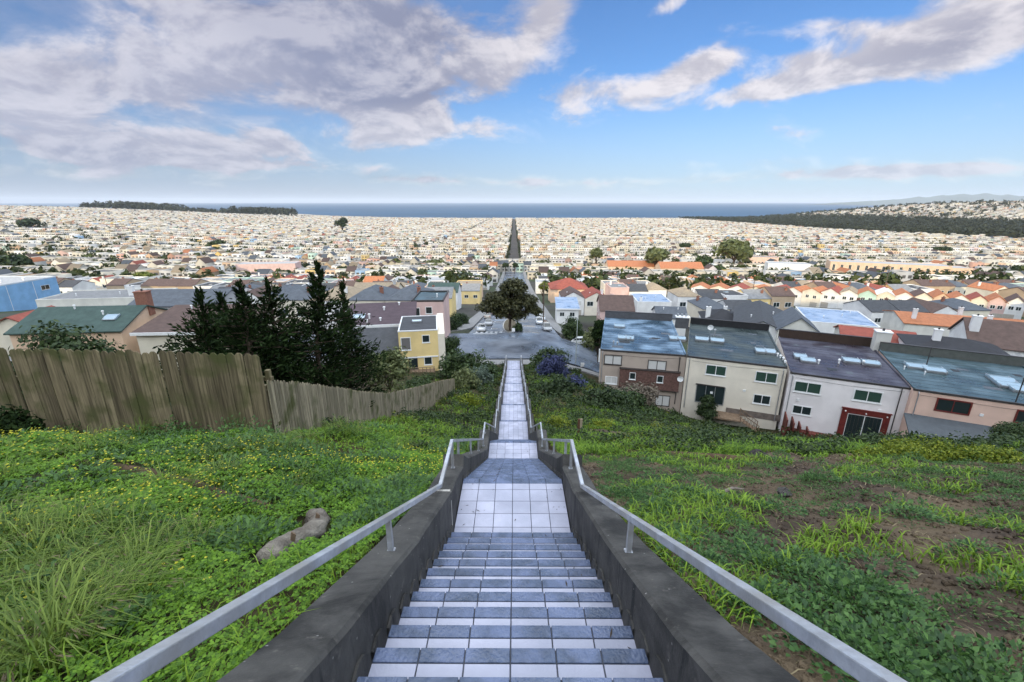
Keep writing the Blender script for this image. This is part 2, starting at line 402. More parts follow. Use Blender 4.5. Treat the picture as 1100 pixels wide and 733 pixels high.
def grade(segs):
    out = []
    for a, b, st in segs: out += list(np.arange(a, b, st))
    return np.array(sorted(set(np.round(out + [segs[-1][1]], 3))))
soil = pm('soil', (.068, .050, .037), .95, .5, 2.6, 1.0, .1, var2=(.125, .093, .060), scale2=.8, bscale=22)
moss = pm('leaf_litter', (.030, .034, .013), .95, .5, 2.2, .8, .1, var2=(.055, .042, .022), scale2=.8, bscale=18)
cityg = pm('yards_and_paving', (.058, .055, .047), .9, .35, .06, 0, .2, var2=(.045, .06, .028), scale2=.03)
forestg = pm('forest_floor', (.018, .024, .012), .95, .4, .02)
sand = pm('beach_sand', (.42, .36, .28), .9, .1, .02)
asphalt = pm('asphalt_painted_sheen', (.060, .068, .085), .33, .35, .6, .25, .75, var2=(.15, .17, .205), scale2=.13, rvar=.22, bscale=20)  # lighter bluish patches paint the wet road's reflections into its colour
concrete_walk = pm('pavement_concrete', (.21, .205, .20), .85, .15, .8, .2)
lowkerb = pm('kerb_concrete', (.36, .35, .33), .8, .15, 1.0)
paint_white = pm('road_paint', (.62, .63, .63), .6, .2, 2.0)

def road_lower(x, y):
    """the bed is cut under the paved strips so that the sheets lie free of it"""
    a = (np.abs(x - .3) < 10.0) & (y > 83) & (y < 485)
    b = cross_dist(x, y) < 11.5
    return np.where(a | b, .45, 0.0)
CROSS = [(-190, 83), (-120, 79), (-60, 76), (-20, 75.3), (0, 75.3), (8, 76), (15, 76.2), (22, 73.6), (30, 69), (44, 59), (62, 44), (84, 22)]
def cross_dist(x, y):
    x = np.asarray(x, float); y = np.asarray(y, float); d = np.full(x.shape, 1e9)
    for (ax, ay), (bx, by) in zip(CROSS[:-1], CROSS[1:]):
        vx, vy = bx-ax, by-ay; t = np.clip(((x-ax)*vx + (y-ay)*vy) / (vx*vx+vy*vy), 0, 1)
        d = np.minimum(d, np.hypot(x-ax-t*vx, y-ay-t*vy))
    return d

def build_ground():
    xs = grade([(-7000, -2000, 400), (-2000, -600, 100), (-600, -160, 20), (-160, -40, 4), (-40, -17, 1.2), (-17, 18, .28), (18, 50, 1.2), (50, 160, 5), (160, 600, 20), (600, 4000, 80), (4000, 8000, 500)])
    ys = grade([(-420, -90, 30), (-90, -8, 6), (-8, 0, .8), (0, 18, .28), (18, 66, .8), (66, 130, 1.5), (130, 500, 8), (500, 1500, 40), (1500, 4400, 100), (4400, 9000, 800)])
    Xg, Yg = np.meshgrid(xs, ys); Z = surf(Xg, Yg)
    Z = Z - road_lower(Xg, Yg)
    Z = np.where((np.abs(Xg + .02) < 1.30) & (Yg < 66) & (Yg > -4), Z - 1.6, Z)     # bed of the staircase
    V = np.stack([Xg, Yg, Z], -1).reshape(-1, 3)
    ny, nx = Xg.shape; i = np.arange(ny-1)[:, None]*nx + np.arange(nx-1)[None]; i = i.ravel()
    F = np.stack([i, i+1, i+nx+1, i+nx], 1)
    c = V[F].mean(1); x, y = c[:, 0], c[:, 1]
    mi = np.zeros(len(F), int)
    mi[(x < -.5)] = 1; mi[(y > 22)] = 1
    mi[y > 63.5] = 2
    mi[(x > 1370) & (x < 2190) & (y > 700)] = 3
    mi[(y > 3880)] = 4
    return np_mesh('ground', V, [F], [soil, moss, cityg, forestg, sand], smooth=True, midx=mi)
tag(build_ground(), kind='structure')

sea_m = pm('sea_water', (.022, .068, .125), .55, .22, .0006, 0, .12)
mb = MB(); mb.face([(-90000, 3300, -139), (90000, 3300, -139), (90000, 110000, -139), (-90000, 110000, -139)], sea_m)
tag(mb.build('sea'), kind='structure')
mb = MB(); foam = pm('surf_foam', (.75, .77, .78), .7, .2, .01)
for k, (x0, x1, yy) in enumerate(((-700, 1200, 3985), (-300, 900, 4030), (1500, 2600, 3990))):
    mb.face([(x0, yy, -138.9), (x1, yy, -138.9), (x1, yy+16, -138.9), (x0, yy+16, -138.9)], foam)
tag(mb.build('surf'), kind='structure')

def build_headland():
    mat = pm('headland_scrub', (.10, .12, .10), .9, .2, .001)
    prof = [(-600, 0), (0, 60), (1300, 150), (2600, 200), (3900, 330), (5200, 420), (6500, 440), (7800, 400), (9500, 300), (12500, 330), (16000, 200)]
    u0 = at_y(905, 217, 22000).x; n = 90; xs = np.linspace(-600, 16000, n)
    hz = np.interp(xs, [p[0] for p in prof], [p[1] for p in prof]); hz = hz + 14*np.sin(xs*.004) + 8*np.sin(xs*.011+1)
    V, F = [], []
    rows = [(-2600, 0), (-1500, .35), (-700, .75), (0, 1.0), (900, .8), (2600, 0)]
    for j, (dy, k) in enumerate(rows):
        for i in range(n): V.append((u0 + xs[i], 22000 + dy, -141 + (hz[i]+30) * k * (1 + .12*math.sin(xs[i]*.006 + j*2)) ))
    for j in range(len(rows)-1):
        for i in range(n-1): a = j*n+i; F.append((a, a+1, a+n+1, a+n))
    return np_mesh('headland_hills', V, [F], mat, smooth=True)
tag(build_headland(), kind='structure')

# the sea air between here and the coast: one even, very thin volume
def build_haze():
    m = bpy.data.materials.new('sea_air'); m.use_nodes = True; nt = m.node_tree; nt.nodes.remove(nt.nodes['Principled BSDF'])
    v = nt.nodes.new('ShaderNodeVolumePrincipled'); v.inputs['Color'].default_value = (.80, .88, 1.0, 1); v.inputs['Density'].default_value = HAZE; v.inputs['Anisotropy'].default_value = .0
    nt.links.new(v.outputs[0], nt.nodes['Material Output'].inputs['Volume'])
    mb = MB(); mb.box((-60000, -3500, -206), (60000, 95000, 470), m); return tag(mb.build('haze'), kind='stuff')
HAZE = 2.2e-5
if HAZE: build_haze()

# ------------------------------------------------------------------ streets
def strip(path, half, name, mat, dz, step=2.0, offs=None):
    """a paved sheet along a path, draped on the ground"""
    P = []
    for (a, b) in zip(path[:-1], path[1:]):
        n = max(1, int(math.dist(a, b) / step))
        P += [(a[0]+(b[0]-a[0])*i/n, a[1]+(b[1]-a[1])*i/n) for i in range(n)]
    P.append(path[-1]); P = np.array(P, float)
    for _ in range(6): P[1:-1] = (P[:-2] + 2*P[1:-1] + P[2:]) / 4
    T = np.gradient(P, axis=0); T /= np.linalg.norm(T, axis=1)[:, None]; Nn = np.stack([-T[:, 1], T[:, 0]], 1)
    offs = np.linspace(-half, half, 9) if offs is None else np.array(offs)
    V = []
    for o in offs:
        q = P + Nn*o; V.append(np.stack([q[:, 0], q[:, 1], ground(q[:, 0], q[:, 1]) + dz], 1))
    n = len(P); V = np.concatenate(V); F = []
    for j in range(len(offs)-1):
        i = np.arange(n-1) + j*n; F.append(np.stack([i, i+n, i+n+1, i+1], 1)[:, ::-1])
    return np_mesh(name, V, F, mat, smooth=True), P, Nn
cs, CP_, CN_ = strip(CROSS, 8.6, 'cross_street_road', asphalt, 0.0)
tag(cs, kind='structure')
AVL, AVR = -8.8, 9.4
av, _, _ = strip([(.3, 82.6), (.3, 130), (.3, 200), (.3, 484)], 9.1, 'avenue_road', asphalt, .006)
tag(av, kind='structure')
fa, _, _ = strip([(.3, 640), (.3, 1500), (.3, 3880)], 7.6, 'far_avenue_road', pm('far_asphalt', (.052,.043,.035), .85, .45, .06), .7, step=40)
tag(fa, kind='structure')
def walk_slab(path, w0, w1, name):
    """raised pavement with a real kerb step, between two offsets of a path"""
    o, P, Nn = strip(path, 0, name, concrete_walk, .14, offs=[w0, w0+.02, (w0+w1)/2, w1-.02, w1])
    me = o.data; n = len(P); co = np.empty(len(me.vertices)*3, np.float32); me.vertices.foreach_get('co', co); co = co.reshape(-1, 3)
    co[:n, 2] -= .4; co[-n:, 2] -= .4
    me.vertices.foreach_set('co', co.ravel()); me.update(); me.polygons.foreach_set('use_smooth', np.zeros(len(me.polygons), bool))
    return tag(o, kind='structure')
walk_slab([(-190, 71.8), (-60, 64.9), (-20, 64.4), (0, 64.4), (9, 64.6)], -1.5, 1.4, 'near_pavement')
walk_slab([(9, 64.9), (14, 66.3), (20, 64.0), (27, 60)], -1.0, 1.0, 'kerb_strip')
walk_slab([(-190, 93), (-60, 86.6), (-20, 86), (-14, 86), (-11, 88.5), (-10.6, 92), (-10.6, 160), (-10.6, 484)], -1.5, 1.5, 'far_pavement_south')
walk_slab([(11.0, 484), (11.0, 160), (11.0, 97), (12.3, 91), (16, 87.3), (22, 84.6), (30, 80)], -1.5, 1.5, 'far_pavement_north')
def median():
    mb = MB(); soilm = pm('median_earth', (.10, .08, .05), .95, .3, 1.5); n = 24
    pts = []
    for i in range(n):
        a = 2*math.pi*i/n; pts.append((-.9 + 1.7*math.cos(a), 103 + 18*math.sin(a)))
    top = [(x, y, gz(x, y)+.16) for x, y in pts]; bot = [(x, y, gz(x, y)-.3) for x, y in pts]
    inn = [(-.9+(x+.9)*.86, 103+(y-103)*.97) for x, y in pts]; inn = [(x, y, gz(x, y)+.165) for x, y in inn]
    for i in range(n):
        j = (i+1) % n
        mb.face([bot[i], bot[j], top[j], top[i]], lowkerb); mb.face([top[i], top[j], inn[j], inn[i]], lowkerb)
    mb.face(inn, soilm)
    return tag(mb.build('median_strip'), kind='structure')
median()
def markings():
    mb = MB()
    def q(x0, y0, x1, y1): 
        mb.face([(x0, y0, gz(x0, y0)+.014), (x1, y0, gz(x1, y0)+.014), (x1, y1, gz(x1, y1)+.014), (x0, y1, gz(x0, y1)+.014)], paint_white)
    for i in range(6): q(-7.6+i*.95, 85.0, -7.1+i*.95, 87.2)
    q(-7.9, 83.4, -3.2, 83.75)
    q(3.3, 88.6, 8.8, 88.95)
    for i in range(16): q(-4.9, 92+i*6, -4.78, 94.6+i*6)
    return tag(mb.build('road_markings'), kind='structure')
markings()

# ------------------------------------------------------------------ the tiled staircase
XS = -.02; HW = .915
TR, RI = .327, .184
slate = pm('slate_tile', (.054,.076,.128), .32, .26, 9, .4, .5, var2=(.105,.135,.228), scale2=4.0, rvar=.14, bscale=40, isl=.22)
pale = pm('pale_tile', (.42,.425,.52), .42, .10, 4, .14, .4, var2=(.33,.34,.42), scale2=1.3, rvar=.12, bscale=45, isl=.13)
grout = pm('grout', (.055, .058, .07), .9, .3, 6)
wallc = wall_concrete('stained_concrete', (.036,.034,.032), (.082,.078,.071), True)
wallt = wall_concrete('stained_concrete_cap', (.040,.038,.035), (.092,.087,.079), False)
galv = pm('galvanised_steel', (.43, .45, .49), .40, .25, 9, .15, .5, metal=.45, var2=(.34, .335, .33), scale2=3.5, rvar=.12)
# alternating flights and landings: (kind, y0, z0, y1, z1, n)
PATH = []; y, z = -3.0, -1.79
def landing(to):
    global y; PATH.append(('landing', y, z, to, z, 0)); y = to
def flight(n):
    global y, z
    PATH.append(('flight', y, z, y+n*TR, z-n*RI, n)); y += n*TR; z -= n*RI
landing(.31); flight(17); landing(7.17); flight(22); landing(15.58); flight(26); landing(26.55); flight(6); landing(31.35)
flight(8); landing(37.2); flight(8); landing(42.6); flight(8); landing(48.0); flight(8); landing(54.2); flight(8); landing(61.6); flight(6); landing(64.0)
FOOT = (y, z)
stairs = empty('staircase', (0, -3, -1.79), 0, 'long tiled staircase of pale and slate blue treads running down the hill between concrete walls', 'staircase')
G = .0045
def tiles(mb, x0, x1, n, y0, y1, ztop, mat, th=.012):
    w = (x1-x0)/n
    for i in range(n):
        mb.cbox((x0+i*w+G, y0+G, ztop-th), (x0+(i+1)*w-G, y1-G, ztop), mat, .003)
def off(o): o.location = (0, 3, 1.79); return o           # geometry is given in world metres, the root stands at the stair head
for kind, y0, z0, y1, z1, n in PATH:
    if kind == 'landing':
        if y0 > 1: y0 -= TR-.016                     # the last tread of the flight above is level with the landing
        mb = MB(); mb.box((XS-HW, y0+.0, z0-.5), (XS+HW, y1-.0, z0-.006), grout)
        rows = max(1, round((y1-y0)/.305)); d = (y1-y0)/rows
        if y0 < 40:
            for r in range(rows): tiles(mb, XS-HW, XS+HW, 6, y0+r*d, y0+(r+1)*d, z0, pale)
            # the nosing tile of the step that leaves the landing
        else:
            for r in range(rows): tiles(mb, XS-HW, XS+HW, 6, y0+r*d, y0+(r+1)*d, z0, pale)
        off(mb.build('landing', stairs))
    else:
        fl = None
        fmb = MB(); fmb.prism([(y0-.001, z0-.55), (y0-.001, z0-RI-.03), (y1-TR, z1-.03), (y1-TR, z1-.55)], 'x', XS-HW+.01, XS+HW-.01, grout)
        fl = off(fmb.build('flight', stairs))
        for i in range(n-1):
            ya, zt = y0+i*TR, z0-(i+1)*RI
            mb = fmb if n <= 8 else MB()
            if n <= 8: mb = MB()
            mb.box((XS-HW, ya, zt-.2), (XS+HW, ya+TR-.004, zt-.008), grout)
            tiles(mb, XS-HW, XS+HW, 6, ya, ya+.228, zt, pale)
            tiles(mb, XS-HW, XS+HW, 6, ya+.228, ya+TR+.012, zt, slate, .014)
            for k in range(6):                                       # tile on the riser
                w = 2*HW/6; mb.box((XS-HW+k*w+G, ya+TR-.004, zt-RI+.004), (XS-HW+(k+1)*w-G, ya+TR+.006, zt-.016), slate)
            st = mb.build('step', fl)
# slate nosing at the head of every flight, on the landing's edge
for kind, y0, z0, y1, z1, n in PATH:
    if kind == 'flight':
        mb = MB(); tiles(mb, XS-HW, XS+HW, 6, y0-.15, y0+.012, z0+.004, slate, .014)
        off(mb.build('nosing', stairs))

# wall tops follow the stairs: (y, z) knots of the nosing line plus the kerb height
WK = [(-3, -1.25), (.31, -1.33), (1.9, -2.30), (3.64, -3.20), (5.9, -4.22), (6.5, -4.42), (7.3, -4.72), (8.2, -5.10)]
for kind, y0, z0, y1, z1, n in PATH:
    if y0 > 7:
        h = .42
        if kind == 'flight': WK += [(y0+.25, z0+h-.05), (y1-.1, z1+h)]
        else: WK += [(y0+.15, z0+h), (y1-.05, z1+h)] if y1-y0 > .8 else [(y0+.1, z0+h)]
WK = sorted(w for w in set(WK)); wk = [WK[0]]
for w in WK[1:]:
    if w[0] - wk[-1][0] > .05: wk.append(w)
WK = [w for w in wk if not (7.2 < w[0] < 8.1 and w[1] < -5.0)]
WKY = [w[0] for w in WK]; WKZ = [w[1] for w in WK]
def walltop(y): return float(np.interp(y, WKY, WKZ))
def side_wall(sgn):
    mb = MB(); xi, xo = XS + sgn*(HW+.012), XS + sgn*1.31
    ys = sorted(set([round(v, 3) for v in WKY] + list(np.round(np.arange(-3, 64, 1.0), 3))))
    ys = [v for v in ys if v <= 63.6]
    rows = []
    for yy in ys:
        zt = walltop(yy); zb = min(gz(xo, yy), zt) - 2.0; j = .006*math.sin(yy*5.1+sgn)
        rows.append([(xi, yy, zb), (xi+sgn*j, yy, zt-.03), (xi+sgn*(.03), yy, zt+j), (xo-sgn*.03, yy, zt-j), (xo, yy, zt-.03), (xo, yy, zb)])
    for a, b in zip(rows[:-1], rows[1:]):
        for k in range(5):
            mb.face([a[k], a[k+1], b[k+1], b[k]], wallt if k in (1, 2, 3) else wallc)
        mb.face([a[5], a[0], b[0], b[5]], wallc)
    mb.face(rows[0], wallc); mb.face(rows[-1][::-1], wallc)
    w = off(mb.build('side_wall', stairs))
    # rough mortar skirt that follows the steps along the foot of the wall
    for kind, y0, z0, y1, z1, n in PATH:
        if kind == 'flight' and y0 < 10:
            mb = MB()
            for i in range(n):
                ya, zt = y0+i*TR, z0-i*RI
                mb.prism([(ya-.02, zt-.30), (ya-.05, zt+.035), (ya+.05, zt+.055), (ya+.14, zt+.01), (ya+.21, zt-.09), (ya+.25, zt-.30)], 'x', min(xi, xi-sgn*.018), max(xi, xi-sgn*.018), wallc)
            mb.build('mortar_skirt', w)
    return w
for s in (-1, 1): side_wall(s)
# expansion joint smeared with pale sealant on the left wall
mb = MB(); jm = pm('pale_sealant', (.42, .40, .36), .8, .2, 20)
mb.box((XS-HW-.014, 5.72, -4.95), (XS-HW-.008, 5.765, walltop(5.74)-.03), jm); mb.box((XS-1.28, 5.72, walltop(5.74)-.005), (XS-HW-.02, 5.765, walltop(5.74)+.006), jm)
off(mb.build('sealant_joint', stairs))

# ------------------------------------------------------------------ handrails
RK = [(-2.6, -.22), (.0, -.76), (5.80, -4.10)]
for kind, y0, z0, y1, z1, n in PATH:
    if kind == 'landing' and y0 > 5 and z0 < -4:
        RK += [(y0-.07 if y0 > 6 else 5.80, z0+.82), (y1-.04, z0+.82)] if y1 - y0 > .9 else [(y0, z0+.82)]
RK = sorted(set(RK)); rk = [RK[0]]
for w in RK[1:]:
    if w[0]-rk[-1][0] > .05: rk.append(w)
RK = rk
def handrail(sgn, label):
    x = XS + (1.06 if sgn > 0 else -1.09)
    r = empty('handrail', (x, 0, walltop(0)), 0, label, 'handrail')
    mb = MB(); mb.tube([(x, a, b) for a, b in RK], .028, galv, square=True)
    o = mb.build('rail', r, bevel=.006); o.location = (-x, 0, -walltop(0))
    py = [3.3, 7.1, 7.9, 10.2, 12.4, 14.5, 15.45, 18, 20.5, 23, 24.2, 26.4] + list(np.arange(28.6, 63, 2.4))
    for yy in py:
        zt = float(np.interp(yy, [a for a, b in RK], [b for a, b in RK])); zb = walltop(yy)
        if zt - zb < .1: continue
        mb = MB(); mb.tube([(x, yy, zb-.03), (x, yy, zt-.02)], .022, galv, square=True)
        mb.box((x-.034, yy-.034, zb-.01), (x+.034, yy+.034, zb+.010), galv)
        o = mb.build('post', r); o.location = (-x, 0, -walltop(0))
handrail(-1, 'grey steel handrail along the left side of the stairs, beside the fenced green slope')
handrail(1, 'grey steel handrail along the right side of the stairs, beside the bare brown slope')

def litter():
    g = np.random.default_rng(17); V = []; n = 0
    for kind, y0, z0, y1, z1, k in PATH:
        if y0 > 16: break
        for _ in range(26 if kind == 'flight' else 20):
            if kind == 'flight': i = g.integers(0, k-1); yy = y0+i*TR+.02+.28*g.random(); zz = z0-(i+1)*RI
            else: yy = y0+(y1-y0)*g.random(); zz = z0
            x = XS + (HW-.02)*(np.sign(g.random()-.5)*(g.random()**.45)); a = g.random()*6.28; ln = .012+.05*g.random()**2; w = .003+.006*g.random(); c, s = math.cos(a), math.sin(a); z = zz+.006
            V += [(x-c*ln, yy-s*ln, z), (x+s*w, yy-c*w, z+.002), (x+c*ln, yy+s*ln, z+.005), (x-s*w, yy+c*w, z+.003)]
    V = np.array(V); F = np.arange(len(V)).reshape(-1, 4)
    tag(np_mesh('fallen_leaves', V, [F], pm('leaf_scraps', (.05,.035,.02), .9, .5, 30)), 'dry twigs and leaf scraps lying on the tiled steps', 'litter', kind='stuff')
litter()

# ------------------------------------------------------------------ houses: shared makers
def wallmat(name, col): return pm('stucco_' + name, col, .85, .07, .5, .15, .2, var2=tuple(k*.86 for k in col), scale2=.35, bscale=25)
def roofmat(name, col, rough=.75): return pm('roofing_' + name, col, rough, .22, 1.2, .3, .25, bscale=18)
WC = {k: wallmat(k, v) for k, v in dict(white=(.74,.73,.71), cream=(.68,.62,.50), ivory=(.74,.67,.56), pink=(.62,.44,.40), peach=(.66,.47,.33), tan=(.46,.35,.24), yellow=(.76,.58,.27),
      grey=(.40,.40,.40), blue=(.30,.44,.62), mint=(.45,.60,.52), brown=(.22,.14,.10), taupe=(.42,.345,.29), offwhite=(.64,.62,.56), lilac=(.78,.73,.72), salmon=(.66,.46,.37)).items()}
RC = {k: roofmat(k, v) for k, v in dict(charcoal=(.055,.057,.062), slate=(.085,.095,.11), brown=(.095,.062,.052), red=(.24,.065,.045), orange=(.36,.14,.065), green=(.045,.075,.065),
      grey=(.19,.19,.19), palegrey=(.34,.34,.34), tan=(.28,.22,.15), black=(.03,.03,.034), white=(.58,.58,.58), plum=(.075,.052,.06)).items()}
painted_sheen = {k: pm('membrane_painted_sheen_' + k, c, .44, .35, 1.1, .2, .32, var2=c2, scale2=.33, rvar=.22, bscale=12) for k, c, c2 in  # paler second tone paints patches of reflected sky into the membrane colour
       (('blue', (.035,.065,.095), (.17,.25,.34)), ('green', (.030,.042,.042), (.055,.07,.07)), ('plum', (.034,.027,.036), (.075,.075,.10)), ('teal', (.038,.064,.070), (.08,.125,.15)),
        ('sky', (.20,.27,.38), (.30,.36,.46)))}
trim_white = pm('white_trim', (.72,.72,.71), .5, .06, 3); trim_dark = pm('dark_trim', (.045,.04,.038), .5, .2, 3); trim_red = pm('oxblood_trim', (.13,.022,.018), .55, .25, 3)
fascia_dark = pm('dark_fascia', (.05,.04,.036), .6, .2, 2)
g_dark = glass('window_glass_dark', (.02, .03, .032)); g_green = glass('window_glass_green', (.035, .07, .055)); g_white = glass('window_with_blind', (.58, .57, .55), .25); g_sky = glass('skylight_glass', (.30, .39, .45), .12)
wood = pm('weathered_wood', (.19,.13,.085), .85, .35, 3, .4); redwood = pm('redwood_stain', (.13,.035,.025), .75, .3, 3, .3)
brickm = pm('dark_shingles', (.125,.070,.058), .85, .35, 5, .7, .15, bscale=9)
metal_grey = pm('vent_metal', (.38,.39,.40), .45, .15, 4, metal=.6)
chimney_m = pm('chimney_brick', (.24,.11,.075), .85, .25, 5, .5)

class Frame:
    """a house's own axes: x along the wall that faces the stairs, y into the house, z up"""
    def __init__(s, o, rz): s.o = Vector(o); s.rz = rz; s.c, s.s = math.cos(rz), math.sin(rz)
    def loc(s, p): d = Vector(p) - s.o; return Vector((d.x*s.c + d.y*s.s, -d.x*s.s + d.y*s.c, d.z))
    def front(s, u, v, y=0.0):
        """local point where the sight line through a pixel meets the house's wall plane"""
        d = Vector(px_dir(u, v)); o = -s.o
        dl = (d.x*s.c + d.y*s.s, -d.x*s.s + d.y*s.c, d.z); ol = (o.x*s.c + o.y*s.s, -o.x*s.s + o.y*s.c, o.z)
        t = (y - ol[1]) / dl[1]; return (ol[0]+t*dl[0], ol[2]+t*dl[2])
    def side(s, u, v, x):
        d = Vector(px_dir(u, v)); o = -s.o
        dl = (d.x*s.c + d.y*s.s, -d.x*s.s + d.y*s.c, d.z); ol = (o.x*s.c + o.y*s.s, -o.x*s.s + o.y*s.c, o.z)
        t = (x - ol[0]) / dl[0]; return (ol[1]+t*dl[1], ol[2]+t*dl[2])
    def top(s, u, v, z):
        """local point where the sight line comes down on the level z of the house (its flat roof)"""
        return s.loc(on_z(u, v, s.o.z + z))

def window(parent, x0, x1, z0, z1, y, frame=trim_white, pane=g_dark, mull=1, fw=.09, face='front', bars=False, label=None, name='window', sill=True, curtain=None):
    """surround standing 5 cm proud of the wall, glass set back inside it"""
    mb = MB(); gb = MB()
    def bx(m, a0, a1, c0, c1, d0, d1, mat):      # a across, c up, d out of the wall (positive = outwards)
        if face == 'front': m.box((a0, y-d1, c0), (a1, y-d0, c1), mat)
        elif face == 'back': m.box((a0, y+d0, c0), (a1, y+d1, c1), mat)
        elif face == 'right': m.box((y+d0, a0, c0), (y+d1, a1, c1), mat)
        else: m.box((y-d1, a0, c0), (y-d0, a1, c1), mat)
    bx(mb, x0-fw, x1+fw, z1, z1+fw, -.05, .06, frame); bx(mb, x0-fw, x1+fw, z0-fw, z0, -.05, .06, frame)
    bx(mb, x0-fw, x0, z0, z1, -.05, .06, frame); bx(mb, x1, x1+fw, z0, z1, -.05, .06, frame)
    for i in range(1, mull+1):
        xm = x0 + (x1-x0)*i/(mull+1); bx(mb, xm-.035, xm+.035, z0, z1, -.02, .045, frame)
    if bars:
        for i in range(1, 9):
            xm = x0 + (x1-x0)*i/9; bx(mb, xm-.012, xm+.012, z0, z1, .02, .04, trim_dark)
    if sill: bx(mb, x0-fw-.05, x1+fw+.05, z0-fw-.05, z0-fw-.002, -.02, .11, frame)
    w = mb.build(name, parent)
    bx(gb, x0+.002, x1-.002, z0+.002, z1-.002, -.01, .012, pane); gb.build('pane', w)
    if label: w['label'] = label
    return w

def gable_solid(mb, x0, x1, y0, y1, zb, h, pk, axis, mat):
    """walls with their gable triangles, one closed body"""
    if axis == 'y':  mb.prism([(x0, zb), (x1, zb), (x1, h), ((x0+x1)/2, pk), (x0, h)], 'y', y0, y1, mat)
    else: mb.prism([(y0, zb), (y1, zb), (y1, h), ((y0+y1)/2, pk), (y0, h)], 'x', x0, x1, mat)
def gable_roof(mb, x0, x1, y0, y1, h, pk, axis, mat, ov=.35, th=.16, edge=None):
    edge = edge or mat
    if axis == 'y':
        xm = (x0+x1)/2; sl = (pk-h)/(xm-x0)
        mb.prism([(x0-ov, h-ov*sl+.03), (xm, pk+.03), (x1+ov, h-ov*sl+.03), (x1+ov, h-ov*sl+.03+th), (xm, pk+.03+th), (x0-ov, h-ov*sl+.03+th)], 'y', y0-ov, y1+ov, mat)
    else:
        ym = (y0+y1)/2; sl = (pk-h)/(ym-y0)
        mb.prism([(y0-ov, h-ov*sl+.03), (ym, pk+.03), (y1+ov, h-ov*sl+.03), (y1+ov, h-ov*sl+.03+th), (ym, pk+.03+th), (y0-ov, h-ov*sl+.03+th)], 'x', x0-ov, x1+ov, mat)
def hip_roof(mb, x0, x1, y0, y1, h, pk, mat, ov=.4, th=.14):
    x0, x1, y0, y1 = x0-ov, x1+ov, y0-ov, y1+ov; w, d = x1-x0, y1-y0; r = min(w, d)/2
    if w >= d: a, b = (x0+r, (y0+y1)/2, pk), (x1-r, (y0+y1)/2, pk)
    else: a, b = ((x0+x1)/2, y0+r, pk), ((x0+x1)/2, y1-r, pk)
    if abs(w-d) < .2: b = (b[0]+.05, b[1], b[2])
    P = [(x0,y0,h), (x1,y0,h), (x1,y1,h), (x0,y1,h), (x0,y0,h+th), (x1,y0,h+th), (x1,y1,h+th), (x0,y1,h+th), a, b]
    F = [(0,3,2,1), (0,1,5,4), (1,2,6,5), (2,3,7,6), (3,0,4,7)]
    F += [(4,5,9,8), (6,7,8,9), (5,6,9), (7,4,8)] if w >= d else [(4,5,8), (5,6,9,8), (6,7,9), (7,4,8,9)]
    mb.solid(P, F, mat)
def flat_roof(mb, x0, x1, y0, y1, h, mat, edge, par=.3, th=.22, ov=.03):
    """membrane between low upstands"""
    mb.box((x0+th, y0+th, h-.05), (x1-th, y1-th, h+.06), mat)
    mb.box((x0-ov, y0-ov, h+.004), (x1+ov, y0+th, h+par), edge); mb.box((x0-ov, y1-th, h+.004), (x1+ov, y1+ov, h+par), edge)
    mb.box((x0-ov, y0+th, h+.004), (x0+th, y1-th, h+par), edge); mb.box((x1-th, y0+th, h+.004), (x1+ov, y1-th, h+par), edge)
def skylight(parent, x, y, z, w=1.3, d=.9, rz=0, pane=g_sky, h=.30, twin=False):
    mb = MB(); gb = MB()
    n = 2 if twin else 1
    for i in range(n):
        xx = x + i*(w+.12)
        mb.box((xx-w/2, y-d/2, z-.05), (xx+w/2, y+d/2, z+h*.55), metal_grey)
        for q in (-.5, .5): mb.box((xx+q*w-.03, y-d/2-.06, z+h*.45), (xx+q*w+.03, y+d/2+.06, z+h*1.2), metal_grey)
        mb.box((xx-w/2-.06, y-d/2-.09, z+h*.45), (xx+w/2+.06, y-d/2-.04, z+h*.95), metal_grey)
        gb.prism([(y-d/2-.05, z+h*.55), (y+d/2+.05, z+h*.55), (y+d/2+.02, z+h), (y, z+h*1.35), (y-d/2-.02, z+h)], 'x', xx-w/2-.05, xx+w/2+.05, pane)
    o = mb.build('skylight', parent); gb.build('pane', o); return o
def vent_pipe(parent, x, y, z, h=.5, r=.08, mat=None, cap=True):
    mb = MB(); mat = mat or metal_grey
    mb.tube([(x, y, z-.1), (x, y, z+h)], r, mat, 8)
    if cap: mb.tube([(x, y, z+h), (x, y, z+h+.12)], [r*1.8, r*1.2], mat, 8)
    return mb.build('vent_pipe', parent)
def chimney(parent, x, y, z0, z1, w=.8, d=.6, mat=None, cap=None):
    mb = MB(); mat = mat or WC['white']
    mb.box((x-w/2, y-d/2, z0), (x+w/2, y+d/2, z1), mat); mb.box((x-w/2-.08, y-d/2-.08, z1), (x+w/2+.08, y+d/2+.08, z1+.12), cap or mat)
    mb.tube([(x, y, z1+.1), (x, y, z1+.42)], .13, trim_dark, 8)
    return mb.build('chimney', parent)
def dish(parent, x, y, z, az=0.6):
    mb = MB(); mb.tube([(x, y, z-.05), (x, y, z+.55)], .025, metal_grey, 6)
    P, F = [], []; n = 14
    for i, (r, t) in enumerate(((0, 0), (.18, .03), (.36, .11))):
        for j in range(n): 
            a = 2*math.pi*j/n; P.append((x + r*math.cos(a), y - .05 - t*1.3 , z+.7 + r*math.sin(a)))
    for i in range(2):
        for j in range(n): k = (j+1) % n; F.append((i*n+j, i*n+k, (i+1)*n+k, (i+1)*n+j))
    mb.solid(P, F, trim_white); mb.tube([(x, y-.02, z+.4), (x, y-.5, z+.6)], .015, metal_grey, 5)
    return mb.build('satellite_dish', parent)

